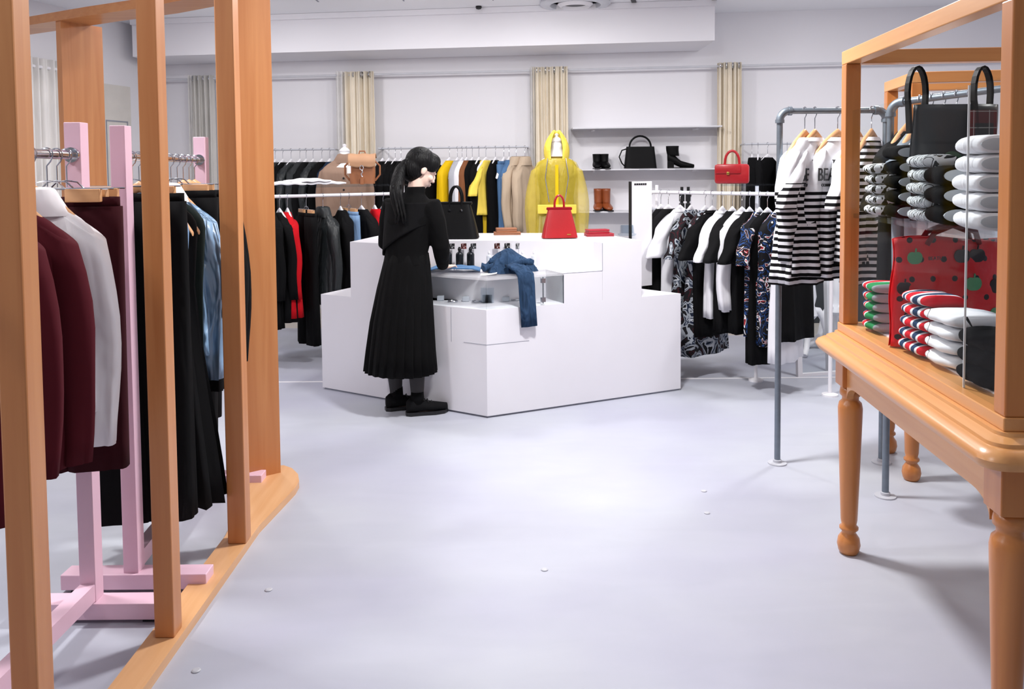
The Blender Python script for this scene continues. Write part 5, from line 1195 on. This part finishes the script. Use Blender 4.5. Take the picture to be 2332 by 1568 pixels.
# draped shawl layer: lower edge runs from the right shoulder to the left hip
def shawl(u, v):
    th = PI*(.98)+u*PI*1.10
    top, bot = 1.27, 1.14-.20*(math.cos(th)*-1*.5+.5)
    z = top+(bot-top)*v; a = .172+.006*v-.01*v*v; b = .108+.024*v
    c_ = V(-.605-.02*v, 4.982, z); r = 1+.02*math.sin(u*23)*v
    return c_+sh*a*r*math.cos(th)+fw*b*r*math.sin(th)
MB().grid(shawl, 60, 16).build('shawl', B2, t, smooth=2, world=True, mods=[('solid', .008)])
# pleated skirt
def skr(z, cx, a, b, rip):
    n = 240; out = []
    for i in range(n):
        th = 2*PI*i/n; s_ = (th*24/(2*PI)) % 1; pl = (s_ if s_ < .8 else (1-s_)*4)-.4
        r = 1+rip*pl; out.append(V(cx, 4.985, z)+sh*a*r*math.cos(th)+fw*b*r*math.sin(th))
    return out
MB().loft([skr(.965, -.63, .135, .115, .01), skr(.90, -.635, .150, .125, .02), skr(.75, -.65, .172, .150, .04), skr(.55, -.668, .198, .172, .07), skr(.38, -.678, .214, .186, .09), skr(.252, -.682, .228, .196, .10)], False, False).build('pleated_skirt', WOMB, t, smooth=True, world=True, mods=[('solid', .003)])
# shoes
for an, fd in ((V(-.715, 5.035, 0), fdirs[1]), (V(-.575, 4.925, 0), fdirs[0])):
    sd = V(-fd.y, fd.x, 0); r = []
    for q in range(12):
        u = q/11; x = -.065+.245*u; h_ = .085 if u < .25 else .085-.045*((u-.25)/.75)**.7; w_ = .034+.010*math.sin(PI*min(1, u*1.1))-.014*max(0, u-.9)*8
        if u < .08: w_ *= .75; h_ *= .8
        r.append([an+fd*x+sd*w_*math.cos(a)+V(0, 0, .018+h_/2+h_/2*math.sin(a)) for a in [2*PI*k/20 for k in range(20)]])
    so = MB().loft(r).build('shoe', BBAG if 0 else fabric('black_suede_%d' % int(an.y*10), (17, 17, 19)), t, smooth=2, world=True)
    po = [an+fd*x+sd*w_ for x, w_ in ((-.07, -.02), (-.045, -.036), (.03, -.037), (.10, -.045), (.16, -.032), (.187, 0), (.16, .032), (.10, .045), (.03, .037), (-.045, .036), (-.07, .02))]
    s2 = MB().prism([tuple(p[:2]) for p in po], 0.001, .022).build('sole', BLK, None)
    s2.parent = so; s2.matrix_parent_inverse = Matrix.Translation(-wc)
    for k in range(3):
        c_ = an+fd*(.035+.025*k)+V(0, 0, .098-.012*k); l2 = MB().tube([c_-sd*.028-V(0, 0, .012), c_+V(0, 0, .004), c_+sd*.028-V(0, 0, .012)], .004, 6).build('lace', BLK, None, smooth=True); l2.parent = so; l2.matrix_parent_inverse = Matrix.Translation(-wc)
    MB().tube([an+V(0, 0, .07), an+V(0, 0, .14)], [.042, .038], 18).build('sock', B1, t, smooth=2, world=True)

# ---------------------------------------------------------------- light
def area(name, loc, sx, sy, e, col=(1, .98, .97), rot=(0, 0, 0), shape='RECTANGLE', spread=None):
    l = bpy.data.lights.new(name, 'AREA'); l.shape = shape; l.size = sx; l.size_y = sy; l.energy = e; l.color = col
    if spread: l.spread = math.radians(spread)
    o = bpy.data.objects.new(name, l); C.objects.link(o); o.location = loc; o.rotation_euler = rot; return o
for i, (x, y, e) in enumerate(((-2.2, 3.0, 72), (-.3, 1.5, 18), (.46, 3.75, 158), (2.6, 2.7, 14), (-2.4, 6.0, 45), (0, 6.0, 45), (2.4, 5.2, 62), (3.8, 3.6, 26), (-2.4, 1.3, 44))):
    area('ceiling_light', (x, y, ZC-.03), .3, .3, e*1.3, shape='DISK')
for i, (x, y) in enumerate(((-2.2, 6.6), (-.9, 6.45), (.4, 6.3), (2.6, 6.2))):
    area('wall_washer', (x, y, 2.60), .3, .3, 11, rot=(math.radians(35), 0, 0), shape='DISK')
w = bpy.data.worlds.new('world'); sc.world = w; w.use_nodes = True
bg = w.node_tree.nodes['Background']; bg.inputs[0].default_value = (.93, .95, 1, 1); bg.inputs[1].default_value = .5
sc.view_settings.view_transform = 'Standard'; sc.view_settings.look = 'None'; sc.view_settings.gamma = 1; sc.view_settings.use_curve_mapping = False
sc.view_settings.exposure = -1.15
